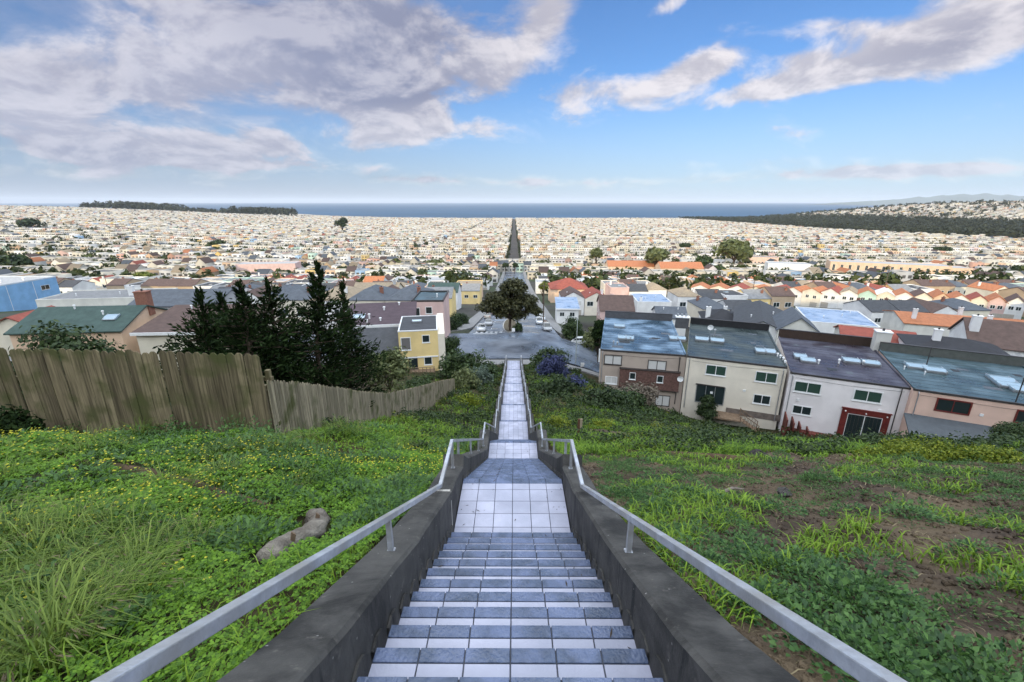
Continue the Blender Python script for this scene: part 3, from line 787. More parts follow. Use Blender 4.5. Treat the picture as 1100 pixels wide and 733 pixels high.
# ------------------------------------------------------------------ the four houses below the slope on the right
def row_house(name, L_, R_, zt, depth_, zb, wallm, membrane, edge, label, back_h=.85, backm=None, left_ext=0, extra_w=0):
    a, b = on_z(*L_, zt), on_z(*R_, zt); rz = math.atan2(b.y-a.y, b.x-a.x); w = math.dist((a.x, a.y), (b.x, b.y)) + extra_w
    base = Vector((a.x, a.y, zb)); h = zt - zb
    r = empty(name, base, rz, label, 'house'); fr = Frame(base, rz); fr.w, fr.h, fr.d = w, h, depth_
    mb = MB(); mb.box((0.01, 0, -4), (w-.01, depth_, h-.06), wallm); mb.build('wall', r)
    mb = MB()
    mb.box((.02, .0, h-.05), (w-.02, depth_-.3, h), membrane)
    mb.box((0, -.06, h-.14), (w, .10, h+.035), edge)                                   # dark drip edge
    mb.box((0, .12, h+.0), (.16, depth_-.3, h+.12), membrane); mb.box((w-.16, .12, h+.0), (w, depth_-.3, h+.12), membrane)
    seam = pm('tar_seam', (.025,.027,.030), .6, .2, 3); rs = random.Random(int(w*100)); k = 1.0
    while k < depth_-.8:                                                              # lapped seams of the membrane, a few patches
        mb.box((.18, k, h-.01), (w-.18, k+.045, h+.007), seam); k += 1.02+.06*rs.random()
    for _ in range(5): px, py = 1+(w-3)*rs.random(), 1+(depth_-3)*rs.random(); mb.box((px, py, h-.01), (px+.5+rs.random(), py+.4+.5*rs.random(), h+.010), seam if rs.random() < .5 else RC['slate'])
    rf = mb.build('roof', r)
    mb = MB(); mb.box((.0, depth_-.29, h-.3), (w, depth_-.02, h+back_h), backm or fascia_dark); mb.box((-.0, depth_-.33, h+back_h), (w, depth_+.02, h+back_h+.06), edge)
    mb.build('rear_parapet', rf)
    return r, fr, rf
def win_px(r, fr, u0, v0, u1, v1, **k):
    x0, z1 = fr.front(u0, v0); x1, z0 = fr.front(u1, v1)
    _, z1b = fr.front(u1, v0); 
    um, vm = (u0+u1)/2, (v0+v1)/2; xm, zm = fr.front(um, vm)
    w = abs(x1-x0); hgt = k.pop('hgt', None) or max(.5, abs(z1-z0) - 0.0)
    return window(r, xm-w/2, xm+w/2, zm-hgt/2, zm+hgt/2, 0, **k)

H1, F1, RF1 = row_house('terrace_house', (645, 375.5), (737.5, 382), -17.0, 16.2, -23.4, WC['taupe'], painted_sheen['blue'], trim_dark, 'grey brown house with brown shingled band and glossy blue roof nearest the street', back_h=1.0, backm=pm('grey_upstand', (.075,.075,.08), .7, .2))
H2, F2, RF2 = row_house('terrace_house', (738, 382.5), (846, 395), -17.0, 15.6, -23.4, WC['ivory'], painted_sheen['green'], trim_dark, 'cream house with a round shrub before its patio door and a dark green roof', back_h=.9, backm=pm('black_upstand', (.02,.02,.022), .7, .2))
H3, F3, RF3 = row_house('terrace_house', (849, 400), (980, 417.5), -17.3, 14.6, -23.6, WC['lilac'], painted_sheen['plum'], trim_dark, 'white house with dark red patio door surround and plum coloured flat roof', back_h=1.1, backm=pm('brown_upstand', (.045,.028,.02), .7, .25))
H4, F4, RF4 = row_house('terrace_house', (981.5, 418), (1100, 434.5), -17.1, 13.2, -23.2, WC['salmon'], painted_sheen['teal'], trim_dark, 'salmon house with grey lean-to roof and teal flat roof at the right edge', back_h=1.0, backm=pm('green_grey_upstand', (.085,.09,.08), .7, .2), extra_w=5)
# house 1
def shingle_band():
    x0, z1 = F1.front(666, 395); x1, z0 = F1.front(728, 421)
    mb = MB(); xb0, zb0 = F1.front(664, 418)
    z1 = F1.h*.665; z0 = F1.h*.30
    mb.box((x0, -.34, z0), (x1, .05, z1), brickm); mb.box((x0-.06, -.42, z1), (x1+.06, .0, z1+.10), fascia_dark); mb.box((x0-.04, -.36, z0-.09), (x1+.04, .0, z0-.002), fascia_dark)
    o = mb.build('shingle_band', H1)
    for (u, v) in ((679.5, 404), (709, 407.5)):
        xm, zm = F1.front(u, v, -.34); window(o, xm-.3, xm+.3, zm-.38, zm+.38, -.34, frame=trim_white, pane=g_dark, mull=0, fw=.06)
    return z0
zs = shingle_band()
for (u0, v0, u1, v1) in ((650, 382, 667, 391.5), (697, 387, 714.5, 398)): win_px(H1, F1, u0, v0, u1, v1, frame=trim_dark, pane=g_white, mull=1, hgt=1.05, fw=.08)
for (u0, v0, u1, v1) in ((667, 423, 678, 432), (684, 421, 700, 432), (705, 424, 718, 437)): win_px(H1, F1, u0, v0, u1, v1, frame=trim_dark, pane=g_white if u0 != 667 else g_dark, mull=1, hgt=1.25, fw=.08, sill=False)
win_px(H1, F1, 651, 405, 662, 412, frame=trim_white, pane=g_white, mull=1, hgt=.8)
mb = MB(); x, z_ = F1.front(728, 405); mb.tube([(x, -.1, 0.2), (x, -.1, F1.h-.2)], .05, trim_dark, 6); mb.build('drain_pipe', H1)
x, z_ = F1.front(728, 404.5); o = dish(H1, 0, 0, 0); o.location = (x+.25, -.35, z_-.8)
def roof_px(fr, u, v, dz=0.0): p = fr.top(u, v, fr.h+dz); return p.x, p.y
for (u, v, tw, w) in ((665.5, 350, False, 1.4), (668, 362.5, True, .9), (723, 363, True, .9)):
    x, y = roof_px(F1, u, v, .2); skylight(RF1, x, y, F1.h, w, 1.4, twin=tw)
for (u, v) in ((659, 370), (663, 371), (677, 366)): x, y = roof_px(F1, u, v); vent_pipe(RF1, x, y, F1.h, .35, .07)
mb = MB(); x, y = roof_px(F1, 734, 352); mb.box((x-1.1, y-.5, F1.h-.02), (x+.6, y+.5, F1.h+1.5), pm('grey_upstand', (0,0,0))); mb.box((x-1.2, y-.6, F1.h+1.5), (x+.7, y+.6, F1.h+1.62), trim_white)
for k in range(3): mb.tube([(x-.9+k*.55, y, F1.h+1.6), (x-.9+k*.55, y, F1.h+2.0)], .14, metal_grey, 8)
mb.build('chimney', RF1)
mb = MB(); mb.box((-.16, -.05, F1.h-1.6), (-.0, .12, F1.h+.02), trim_white); mb.build('corner_trim', H1)
# house 2
for (u0, v0, u1, v1) in ((759.5, 392, 778.5, 404), (813, 399.5, 833, 411.5)): win_px(H2, F2, u0, v0, u1, v1, pane=g_green, hgt=1.05)
win_px(H2, F2, 810.5, 424.5, 826, 434, pane=g_dark, hgt=.95)
win_px(H2, F2, 749, 414, 776, 434, frame=metal_grey, pane=g_dark, mull=2, hgt=2.1, sill=False, name='patio_door')
def house2_extras():
    x, z_ = F2.front(749, 415); x1, _ = F2.front(776, 418)
    mb = MB(); mb.box((x-.2, -.14, z_+.25), (x1+.2, .0, z_+.36), trim_dark); mb.build('door_hood', H2)
    mb = MB(); xs, zz = F2.front(789, 443); 
    mb.box((xs-3.6, -1.9, zz-.3), (xs+.5, .0, zz-.12), wood)
    for k in range(6): mb.box((xs+.5+k*.3, -1.7, zz-.3-k*.19), (xs+.8+k*.3, -.5, zz-.24-k*.19), wood)
    for yy in (-1.75, -.5):
        mb.tube([(xs+.5, yy, zz+.75), (xs+2.4, yy, zz-.45)], .045, wood, 5); mb.tube([(xs+.5, yy, zz-.4), (xs+.5, yy, zz+.85)], .05, wood, 5); mb.tube([(xs+2.4, yy, zz-1.6), (xs+2.4, yy, zz-.4)], .05, wood, 5)
        for k in range(1, 6): mb.tube([(xs+.5+k*.33, yy, zz-.35-k*.2), (xs+.5+k*.33, yy, zz+.72-k*.21)], .022, wood, 4)
    mb.build('back_steps', H2)
    x, z_ = F2.front(800, 446); x1, z1 = F2.front(834, 455)
    mb = MB(); mb.box((x-2, -.05, .0), (x1+.8, .012, .75), pm('bare_footing', (.16,.13,.11), .9, .4, 2)); mb.build('footing', H2)
house2_extras()
for (u, v, tw) in ((754, 364, False), (770.5, 365.5, False), (816.5, 376.5, True)): x, y = roof_px(F2, u, v, .2); skylight(RF2, x, y, F2.h, 1.5 if not tw else .95, 1.5, twin=tw)
x, y = roof_px(F2, 762, 361); dish(RF2, x, y, F2.h+.5); vent_pipe(RF2, x+.6, y, F2.h, .9, .09)
for (u, v) in ((838, 385), (841, 387.5), (835, 383), (843, 391)): x, y = roof_px(F2, u, v); vent_pipe(RF2, x, y, F2.h, .3, .08, trim_white)
for (hh_, ff, xs_, vs_) in ((H2, F2, (.35, F2.w-.3), ((3.1, 2.2), (6.4, 3.0))), (H3, F3, (.3,), ((1.2, 3.2), (5.4, 2.4), (8.2, 3.4))), (H4, F4, (.45,), ((5.2, 4.4),)), (H1, F1, (.3,), ((2.2, 1.0),))):
    for x in xs_:
        mb = MB(); mb.tube([(x, -.09, .0), (x, -.09, ff.h-.35), (x, .02, ff.h-.15)], .045, metal_grey, 6); mb.build('drain_pipe', hh_)
    for (x, z_) in vs_:
        mb = MB(); mb.cbox((x-.14, -.07, z_), (x+.14, .01, z_+.24), trim_white, .015); mb.build('wall_vent', hh_)
    mb = MB(); mb.tube([(.6, -.03, ff.h-.5), (ff.w*.5, -.03, ff.h-.62), (ff.w-.5, -.03, ff.h-.45)], .012, trim_dark, 4); mb.build('cable', hh_)
# house 3
for (u0, v0, u1, v1) in ((855, 410, 880, 423), (919, 419, 945, 432.5)): win_px(H3, F3, u0, v0, u1, v1, pane=g_green, hgt=1.05, fw=.11)
win_px(H3, F3, 852.5, 436.5, 870, 445, pane=g_dark, hgt=.85)
def house3_door():
    x0, z1 = F3.front(905, 438); x1, _ = F3.front(957, 446); _, z0 = F3.front(907, 463); xm = (x0+x1)/2
    mb = MB(); t = .55; z0 = 0.0; z1 = F3.front(930, 442)[1]+.05
    mb.box((x0, -.12, z0), (x0+t, .02, z1), trim_red); mb.box((x1-t, -.12, z0), (x1, .02, z1), trim_red); mb.box((x0+t, -.12, z1-t*.9), (x1-t, .02, z1), trim_red); mb.box((x0-.08, -.18, z1), (x1+.08, .02, z1+.09), trim_red)
    o = mb.build('door_surround', H3)
    window(o, x0+t+.06, x1-t-.06, z0+.05, z1-t*.9-.08, -.03, frame=trim_white, pane=g_dark, mull=1, bars=True, sill=False, fw=.05, name='patio_door')
    for xx in (x0+.28, xm, x1-.28):
        mb = MB(); mb.ball((xx, -.2, z1-.26), .075, trim_white); mb.build('wall_lamp', o)
    mb = MB()
    for k, xx in enumerate((.1, .8, 1.5, 2.3)):
        xb = 0.05 + xx; mb.box((xb, -2.6+k*.35, -.8), (xb+.12, -.35, 1.9-k*.42), redwood)
    mb.box((.1, -1.2, -.6), (x0-.1, -.4, .18), redwood)
    mb.build('redwood_steps', H3)
    mb = MB(); mb.tube([(F3.w-.75, -.09, 0), (F3.w-.75, -.09, F3.h-.1)], .045, trim_dark, 6); mb.build('drain_pipe', H3)
house3_door()
for (u, v, tw, w) in ((859.5, 382.5, False, 1.2), (867.5, 386.5, False, 1.4), (914, 387, False, 1.5), (935, 389.5, False, 1.5)): x, y = roof_px(F3, u, v, .2); skylight(RF3, x, y, F3.h, w, 1.5)
for (u, v) in ((901, 390.5), (927, 392), (879, 391)): x, y = roof_px(F3, u, v); vent_pipe(RF3, x, y, F3.h, .4, .09, trim_white)
x, y = roof_px(F3, 944, 376); chimney(RF3, x, y, F3.h-.1, F3.h+2.3, 1.5, 1.3, WC['offwhite'], WC['white'])
# house 4
window(H4, *(lambda a, b: (a[0], b[0]))(F4.front(1008, 430), F4.front(1041, 440)), F4.front(1025, 437)[1]-.55, F4.front(1025, 437)[1]+.55, 0, frame=trim_red, pane=g_dark, mull=1, fw=.12, sill=False)
window(H4, *(lambda a, b: (a[0], b[0]))(F4.front(1093, 445), F4.front(1130, 452)), F4.front(1110, 450)[1]-.55, F4.front(1110, 450)[1]+.55, 0, frame=trim_red, pane=g_dark, mull=1, fw=.12, sill=False)
def house4_leanto():
    x0, zt = F4.front(974, 444); x1, _ = F4.front(1063, 458)
    zt = F4.h*.55; x0 = -.1
    mb = MB(); gm = pm('grey_felt', (.075,.085,.095), .7, .15, 2)
    mb.prism([(0.02, zt), (-3.2, zt-1.35), (-3.2, -3), (0.02, -3)], 'x', x0, x1, WC['salmon'])
    mb.build('lean_to', H4)
    mb = MB(); mb.prism([(0.0, zt+.05), (-3.5, zt-1.42), (-3.5, zt-1.26), (0.0, zt+.21)], 'x', x0-.1, x1+.25, gm); mb.build('lean_to_roof', H4)
    mb = MB()
    for k in range(4): xb = -1.4+k*.95; mb.prism([(-6.2+k*.3, -1.5), (-3.4, -1.5), (-3.4, zt-2.6), (-3.8, zt-2.6)], 'x', xb, xb+.12, redwood)
    mb.box((x0+4, -4.5, -2), (x1+.6, -4.35, zt-2.45), trim_dark)
    mb.build('redwood_screen', H4)
house4_leanto()
for (u, v) in ((984, 393), (1003, 397), (1075, 407), (1083, 413), (1098, 418)): x, y = roof_px(F4, u, v, .2); skylight(RF4, x, y, F4.h, 1.7, 1.6)
for (u, v, hh) in ((995, 393, 2.0), (971, 397, .3), (993, 403, .3), (1091, 432, 2.2)): x, y = roof_px(F4, u, v); vent_pipe(RF4, x, y, F4.h, hh, .05, trim_dark if hh > 1 else trim_white)
x, y = roof_px(F4, 1088, 391); dish(RF4, x, y, F4.h+.3)

# ------------------------------------------------------------------ other houses one can tell apart, placed on their own ground
EXPL = []                                   # footprints kept free by the filler rows
def house(name, label, uvt, w, d, h, rot=0.0, roof='flat', wall='white', rf='charcoal', pk=None, axis='x', wins=(), ch=(), sky_=(), vents=(), par=.3, cat='house', zb=None, edge=None, below=5, membrane=None, front=18, frame=None, hh=None, garage=None, group=None, dormer=None):
    """uvt: photo pixel of the front eave's middle; the house stands where that sight line is h above the ground"""
    u, v = uvt; p = hit(u, v, h if hh is None else hh)
    base = Vector((p.x, p.y, p.z - h)); rz = R(rot)
    r = empty(name, base, rz, label, cat, group)
    x0, x1, y0, y1 = -w/2, w/2, 0.0, d; wm = WC[wall] if isinstance(wall, str) else wall; rm = membrane or RC[rf]
    mb = MB(); rb = MB()
    if roof == 'flat': mb.box((x0, y0, -below), (x1, y1, h), wm); flat_roof(rb, x0, x1, y0, y1, h, rm, edge or wm, par)
    elif roof == 'gable': gable_solid(mb, x0, x1, y0, y1, -below, h, pk, axis, wm); gable_roof(rb, x0, x1, y0, y1, h, pk, axis, rm)
    elif roof == 'hip': mb.box((x0, y0, -below), (x1, y1, h), wm); hip_roof(rb, x0, x1, y0, y1, h, pk, rm)
    elif roof == 'shed': mb.prism([(y0, -below), (y1, -below), (y1, pk), (y0, h)], 'x', x0, x1, wm); rb.prism([(y0-.5, h-.5*(pk-h)/d+.02), (y1+.2, pk+.06), (y1+.2, pk+.26), (y0-.5, h-.5*(pk-h)/d+.24)], 'x', x0-.3, x1+.3, rm); 
    if roof == 'shed' and edge: rb.box((x0-.32, y0-.62, h-.5*(pk-h)/d-.12), (x1+.32, y0-.5, h-.5*(pk-h)/d+.26), edge)
    mb.build('wall', r); ro = rb.build('roof', r)
    for q in wins:
        face, a, c, ww, wh = q[:5]; pane = q[5] if len(q) > 5 else g_dark; y = {'front': y0, 'back': y1, 'left': x0, 'right': x1}[face]
        window(r, a-ww/2, a+ww/2, c-wh/2, c+wh/2, y, frame=frame or trim_white, pane=pane, mull=1 if ww > 1.0 else 0, face=face)
    if garage is not None:
        mb = MB(); mb.box((garage-1.25, y0-.05, -1), (garage+1.25, y0+.02, 2.1), pm('garage_panel', (.40,.36,.31), .6, .1)); mb.build('garage_door', r)
    def rz_at(x, y):
        if roof == 'flat': return h+.06
        if roof == 'shed': return h + (pk-h)*(y-y0)/d + .15
        t = 1-abs(y-(y0+y1)/2)/((y1-y0)/2) if (axis == 'x' or roof == 'hip') else 1-abs(x)/(w/2)
        return h + (pk-h)*max(0, t) + .1
    for (x, y, cw, chh, cm) in ch: chimney(ro, x, y, rz_at(x, y)-1.2, rz_at(x, y)+chh, cw, cw*.75, cm)
    for (x, y) in sky_: 
        s_ = skylight(ro, 0, 0, 0, 1.5, 1.2); s_.location = (x, y, rz_at(x, y))
        if roof in ('gable', 'shed') and axis == 'x': s_.rotation_euler = (math.atan2(pk-h, d if roof == 'shed' else d/2), 0, 0)
    for (x, y) in vents: vent_pipe(ro, x, y, rz_at(x, y), .55, .1, trim_white)
    EXPL.append((base.x, base.y, front, rz, w, d))
    return r
H = house
# left of the avenue, between the slope and the cross street
H('gabled_house', 'tan gabled house with dark green roof, skylight and brown brick chimney', (70, 357), 13.5, 11, 5.4, rot=6, roof='gable', wall='peach', rf='green', pk=7.5, sky_=((4.2, 2.6),), vents=((2.6, 3.4), (-2.0, 4.9)), ch=((6.1, 6.6, 1.6, 2.2, chimney_m),), wins=(('right', 5.5, 4.2, 1.2, 1.2),))
H('brown_roofed_house', 'house with plain brown sloping roof and white eaves board behind the cypresses', (205, 357), 14, 9, 5.4, rot=4, roof='shed', wall='cream', rf='brown', pk=6.9, edge=trim_white, vents=((-4, 7.5),))
H('flat_roofed_house', 'low pale house with skylight squeezed between green and brown roofed houses', (152, 366), 5.6, 6, 6.3, rot=6, roof='flat', wall='lilac', membrane=painted_sheen['plum'], sky_=((-1.2, 4.6), ), vents=((1.2, 3.2),))
H('cream_house', 'cream house with rust red roof at the left edge', (12, 352), 7, 8, 4.6, rot=8, roof='gable', wall='cream', rf='red', pk=6.2, axis='y', wins=(('front', 2, 3.6, 1.2, 1.2),))
H('slate_roofed_house', 'house with dark slate roof showing between the two left cypress tops', (185, 329), 16, 12, 5.6, rot=3, roof='gable', wall='grey', rf='slate', pk=7.6, vents=((3, 3),))
H('grey_roofed_house', 'pale house with grey flat roof and white chimney behind the green roof', (100, 322), 24, 12, 6.0, rot=8, roof='flat', wall='offwhite', rf='grey', ch=((6, 4, 1.1, 2.2, WC['white']),), vents=((-7, 5), (2, 6)))
def blue_hall():
    a = at_y(60, 298, 172); b = empty('blue_hall', (a.x, a.y, a.z-7.4), R(0), 'big pale blue flat roofed hall at the left edge of the houses', 'hall')
    w, d0, d1 = 26, -30, 0; bm = wallmat('powder_blue', (.22, .40, .62))
    mb = MB(); mb.box((-w, d0, -8), (0, d1, 7.4), bm); mb.build('wall', b)
    rb = MB(); flat_roof(rb, -w, 0, d0, d1, 7.4, RC['palegrey'], wallmat('pale_parapet', (.5,.55,.6)), .45); ro = rb.build('roof', b)
    for k in range(4): vent_pipe(ro, -4-3*k, -8-5*k, 7.4, 1.0, .3, trim_white)
    for k in range(3):
        mb = MB(); yy = -9*k-9; mb.box((-.01, yy-.06, -7), (.06, yy+.06, 7.2), trim_white); mb.build('wall_joint', b)
    window(b, -6.5, -3.5, 3.6, 5.2, 0, face='right')
    EXPL.append((a.x-w/2, a.y-15, 18, 0, w, 30))
blue_hall()
def yellow_house():
    """yellow back wall, black flat roof, lower grey roofed wing on its left, pink storey behind"""
    zt = -16.2; a, b = on_z(427.5, 357, zt), on_z(469.5, 353.5, zt); rz = math.atan2(b.y-a.y, b.x-a.x) * .55; zb = -22.8; h = zt-zb
    w = math.dist((a.x, a.y), (b.x, b.y)); base = Vector((a.x, a.y, zb)); fr = Frame(base, rz); d = 8
    r = empty('yellow_house', base, rz, 'yellow house with brown black roofs facing the slope, left of the stairs', 'house')
    mb = MB(); mb.box((0, 0, -3), (w, d, h), WC['yellow']); mb.build('wall', r)
    mb = MB(); flat_roof(mb, 0, w, 0, d, h, RC['charcoal'], trim_white, .14, .14); ro = mb.build('roof', r)
    mb = MB(); mb.box((w+.004, -.02, -3), (w+.9, d-.5, h-.5), WC['ivory']); mb.prism([(-.02, h-.5), (d-.5, h-.5), (d-.5, h+.5)], 'x', w+.004, w+.9, WC['ivory']); mb.build('side_wing', r)
    x, z_ = fr.front(436, 369.5); window(r, x-.55, x+.55, z_-.8, z_+.8, 0, pane=glass('window_net', (.16,.15,.15)), mull=0)
    x, z_ = fr.front(457.5, 364); window(r, x-.42, x+.42, z_-.45, z_+.45, 0, mull=0)
    x, z_ = fr.front(460, 387.5); window(r, x-.45, x+.45, z_-.5, z_+.5, 0, mull=0)
    x, z_ = fr.front(444, 390); window(r, x-.5, x+.5, z_-1.0, z_+.8, 0, mull=0, sill=False, name='back_door', frame=trim_dark)
    mb = MB(); z2 = 1.3
    mb.box((.4, -2.2, z2-.2), (w-.6, -.0, z2), wood)
    for k in range(9): xx = .5+k*(w-1.2)/8; mb.tube([(xx, -2.15, -2.5 if k % 4 == 0 else z2), (xx, -2.15, z2+1.0)], .045, wood, 4)
    mb.tube([(.4, -2.15, z2+1.0), (w-.6, -2.15, z2+1.0)], .05, wood, 4); mb.build('balcony', r)
    mb = MB(); mb.box((.2, -.13, 2.95), (w-.1, -.004, 3.12), trim_white); mb.build('string_course', r)
    sk = skylight(ro, w*.45, d*.55, h+.06, 1.2, .8)
    # lower wing: grey roof that slopes towards the hill
    mb = MB(); x0, x1 = -7.5, -.02; mb.prism([(1.0, -3), (7.5, -3), (7.5, h-1.6), (1.0, h-3.3)], 'x', x0, x1, WC['taupe']); mb.build('wing_wall', r)
    mb = MB(); mb.prism([(.6, h-3.38), (7.7, h-1.52), (7.7, h-1.32), (.6, h-3.18)], 'x', x0-.3, x1, RC['charcoal']); mb.build('wing_roof', r)
    # upper brown roof with the white fascia
    mb = MB(); x0, x1 = -8.5, 1.6; mb.prism([(8.8, -3), (17.0, -3), (17.0, h+.05), (8.8, h-1.25)], 'x', x0, x1, WC['tan']); mb.build('upper_wall', r)
    mb = MB(); mb.prism([(8.3, h-1.30), (17.3, h+.13), (17.3, h+.33), (8.3, h-1.10)], 'x', x0-.3, x1+.3, RC['plum']); mb.box((x0-.32, 8.15, h-1.48), (x1+.32, 8.29, h-1.06), trim_white)
    up = mb.build('upper_roof', r)
    s_ = skylight(up, 0, 0, 0, 1.7, 1.6); s_.location = (x0+1.9, 11.4, h-.66); s_.rotation_euler = (.158, 0, 0)
    for (xx, yy, hh) in ((x0+3.5, 10.8, .8), (x0+3.3, 9.4, .5), (x0+5.2, 9.9, .5), (x0+5.4, 14, .6), (x0+7.6, 16, .5)): vent_pipe(up, xx, yy, h-1.15+(yy-8.8)*.158, hh, .12, trim_white)
    EXPL.append((base.x-1, base.y+8, 18, rz, 14, 18))
    return fr, zb, h
yellow_house()
H('pink_house', 'pink house with dark flat roof just beyond the yellow house', (459, 324.5), 5.6, 9, 7.0, rot=2, roof='flat', wall='pink', membrane=painted_sheen['teal'], wins=(('front', .2, 5.5, 1.0, 1.1), ('front', -1.9, 5.0, .9, 1.8)), edge=trim_dark, hh=7.5, vents=((1.2, 4),))
H('tan_roofed_house', 'house with wide tan gravel roof beyond the yellow house', (402, 316), 15, 12, 6.4, rot=2, roof='gable', wall='cream', rf='tan', pk=9.2, vents=((1, 3),), ch=((6, 5, .9, 1.5, WC['grey']),))
# right of the avenue
H('blue_roofed_house', 'white house with pale blue metal roof at the street corner', (610, 332), 6.2, 11, 5.0, rot=-3, roof='shed', wall='white', membrane=painted_sheen['sky'], pk=5.9, wins=(('front', -1.6, 3.4, 1.2, 1.1), ('front', 1.3, 3.4, 1.3, 1.1)), edge=trim_white)
H('gabled_house', 'pale pink house with dark brown gable roof beside a columnar cypress', (663, 334), 9.4, 12, 6.4, rot=-6, roof='gable', wall='pink', rf='brown', pk=9.6, wins=(('left', 4, 4.8, 1.0, 1.3), ('left', 8, 4.8, 1.0, 1.3), ('left', 4, 1.6, 1.0, 1.3), ('front', 1.5, 4.2, 1.2, 1.2)))
H('flat_roofed_house', 'white house with two pale blue flat roofs behind the glossy blue roof', (703, 325), 11, 14, 6.2, rot=-5, roof='flat', wall='white', membrane=painted_sheen['sky'], vents=((-2, 5), (2, 8)), ch=((-4, 2, .8, 1.0, WC['white']),), par=.22)
H('shingled_house', 'white house with dark grey shingle roof and two white vents', (722, 342), 7.4, 8.5, 6.0, rot=-8, roof='gable', wall='white', rf='slate', pk=8.0, vents=((-1.8, 3.0), (1.9, 3.0)))
H('hipped_house', 'white house under a steep black hipped roof with two white chimneys', (778, 346), 8.8, 9, 6.0, rot=-14, roof='hip', wall='white', rf='black', pk=8.3, ch=((-3.6, 1.6, 1.0, 2.2, WC['white']), (1.4, 7.6, .8, 1.4, WC['white'])), wins=(('front', 2.2, 4.7, 1.4, .5),))
H('long_house', 'long charcoal roofed white house running away behind the cream house', (818, 356), 10.0, 22, 5.6, rot=-26, roof='gable', wall='white', rf='charcoal', pk=7.6, axis='y', wins=(('left', 7, 3.6, 1.1, 1.1), ('left', 13, 3.6, 1.0, 1.3), ('left', 16, 3.6, 1.0, 1.3)), vents=((-2, 6), (2.5, 12)))
H('gabled_house', 'small white gabled house with black roof, just left of the round green bush', (858, 356), 7.0, 10, 6.0, rot=-22, roof='gable', wall='offwhite', rf='slate', pk=8.6, axis='y')
H('flat_roofed_house', 'long low house with broad pale blue flat roofs beyond the round green bush', (906, 349), 15, 18, 5.0, rot=-22, roof='flat', wall='white', membrane=painted_sheen['sky'], vents=((-3, 6), (2, 10), (5, 15)), par=.22)
H('red_roofed_house', 'house with brick red hipped roof behind the plum coloured flat roof', (945, 369), 11, 9, 5.4, rot=-27, roof='gable', wall='offwhite', rf='red', pk=6.9)
H('hipped_house', 'white house with black hipped roof and two windows, above the teal roof', (1032, 381), 12, 9, 6.4, rot=-30, roof='hip', wall='white', rf='black', pk=8.0, ch=((-2.5, 3.2, 1.0, 1.6, WC['white']),), wins=(('front', .5, 4.6, .9, 1.1), ('front', 4.6, 4.6, 1.5, 1.2), ('front', -3.4, 4.8, 1.2, .6)))
H('gabled_house', 'white gabled house with brown roof and broad chimney at the right edge', (1092, 376), 11, 11, 6.4, rot=-30, roof='gable', wall='white', rf='brown', pk=9.8, ch=((-4.8, 3.0, 1.2, 2.4, WC['white']),), wins=(('front', -1.5, 4.4, 1.4, 1.2),))
H('rust_roofed_house', 'long house with rust orange roof and three white chimneys', (1056, 354), 29, 14, 4.8, rot=-22, roof='gable', wall='offwhite', rf='orange', pk=6.2, ch=((-12, 3, .8, 2.4, WC['white']), (-1, 9, .8, 2.0, WC['white']), (2, 3, .8, 2.0, WC['white'])))
H('red_roofed_house', 'wide house with bright red hipped roof by the avenue', (612, 311), 17, 15, 5.8, rot=0, roof='hip', wall='peach', rf='red', pk=9.8, wins=(('front', -4, 3.4, 1.4, 1.4), ('front', 1, 3.4, 1.4, 1.4), ('front', 5, 3.4, 1.4, 1.4)), hh=6.2)
for k, (uu, vv, ww) in enumerate(((681, 286.5, 50), (733, 288.5, 38))):
    H('school_hall', ('long pink school hall with red tiled roof, longer of the two', 'pink school hall with red tiled roof, shorter one behind the green trees')[k], (uu, vv), ww, 20, 8.5, rot=-3, roof='gable', wall='peach', rf='orange', pk=13.0, front=48, wins=[('front', -ww/2+2+3.2*j, 4.6, 1.3, 3.0) for j in range(int(ww/3.2))], cat='school')
H('apartment_block', 'long tan apartment block of many bays far down on the right', (955, 284), 84, 18, 13.0, rot=-24, front=55, roof='flat', wall='peach', rf='palegrey', wins=[('front', -39+6*j, 6.6, 1.8, 8.5) for j in range(14)], cat='apartment block')
H('apartment_block', 'lower tan block adjoining the long tan apartment block', (1012, 288), 44, 16, 10.0, rot=-14, front=50, roof='flat', wall='peach', rf='palegrey', wins=[('front', -19+5.4*j, 7.0, 1.6, 1.6) for j in range(8)], cat='apartment block')
H('white_hall', 'large windowless white building among the houses right of the school', (848, 284), 34, 16, 12.0, rot=-18, front=40, roof='flat', wall='white', rf='palegrey', cat='hall', wins=(('front', 6, 2.5, 2.0, 2.4),))
H('brick_block', 'red brown block with pale side wing beside the tall tree', (818, 276.5), 38, 14, 11.0, rot=-18, front=40, roof='flat', wall='salmon', rf='grey', wins=[('front', -10+4*j, 4.6, 1.6, 1.6) for j in range(6)], cat='apartment block')
H('pink_hall', 'long plain pink building in the sunlit houses on the left', (285, 284), 48, 16, 10.0, rot=8, front=40, roof='flat', wall='pink', rf='palegrey', wins=[('front', -16+4*j, 3.6, 1.2, 1.2) for j in range(8)], cat='hall')
H('white_shop', 'long white flat roofed building left of the avenue', (450, 302), 30, 14, 7.5, rot=1, roof='flat', wall='white', rf='palegrey', wins=[('front', -12+4*j, 4.6, 1.3, 1.2) for j in range(7)], cat='building')
H('orange_house', 'pale orange house with rust roofed porch by the avenue', (503, 306), 13, 12, 7.0, rot=0, roof='flat', wall='peach', rf='tan', wins=(('front', -3, 4.8, 1.6, 1.3), ('front', 3, 4.8, 1.6, 1.3)), edge=WC['yellow'])
H('gabled_house', 'white gabled house with rust brown roof left of the avenue', (400, 305.5), 10, 12, 6.4, rot=0, roof='gable', wall='white', rf='orange', pk=9.6, axis='x', wins=(('front', -2, 4.4, 1.4, 1.2), ('front', 2, 4.4, 1.4, 1.2)))
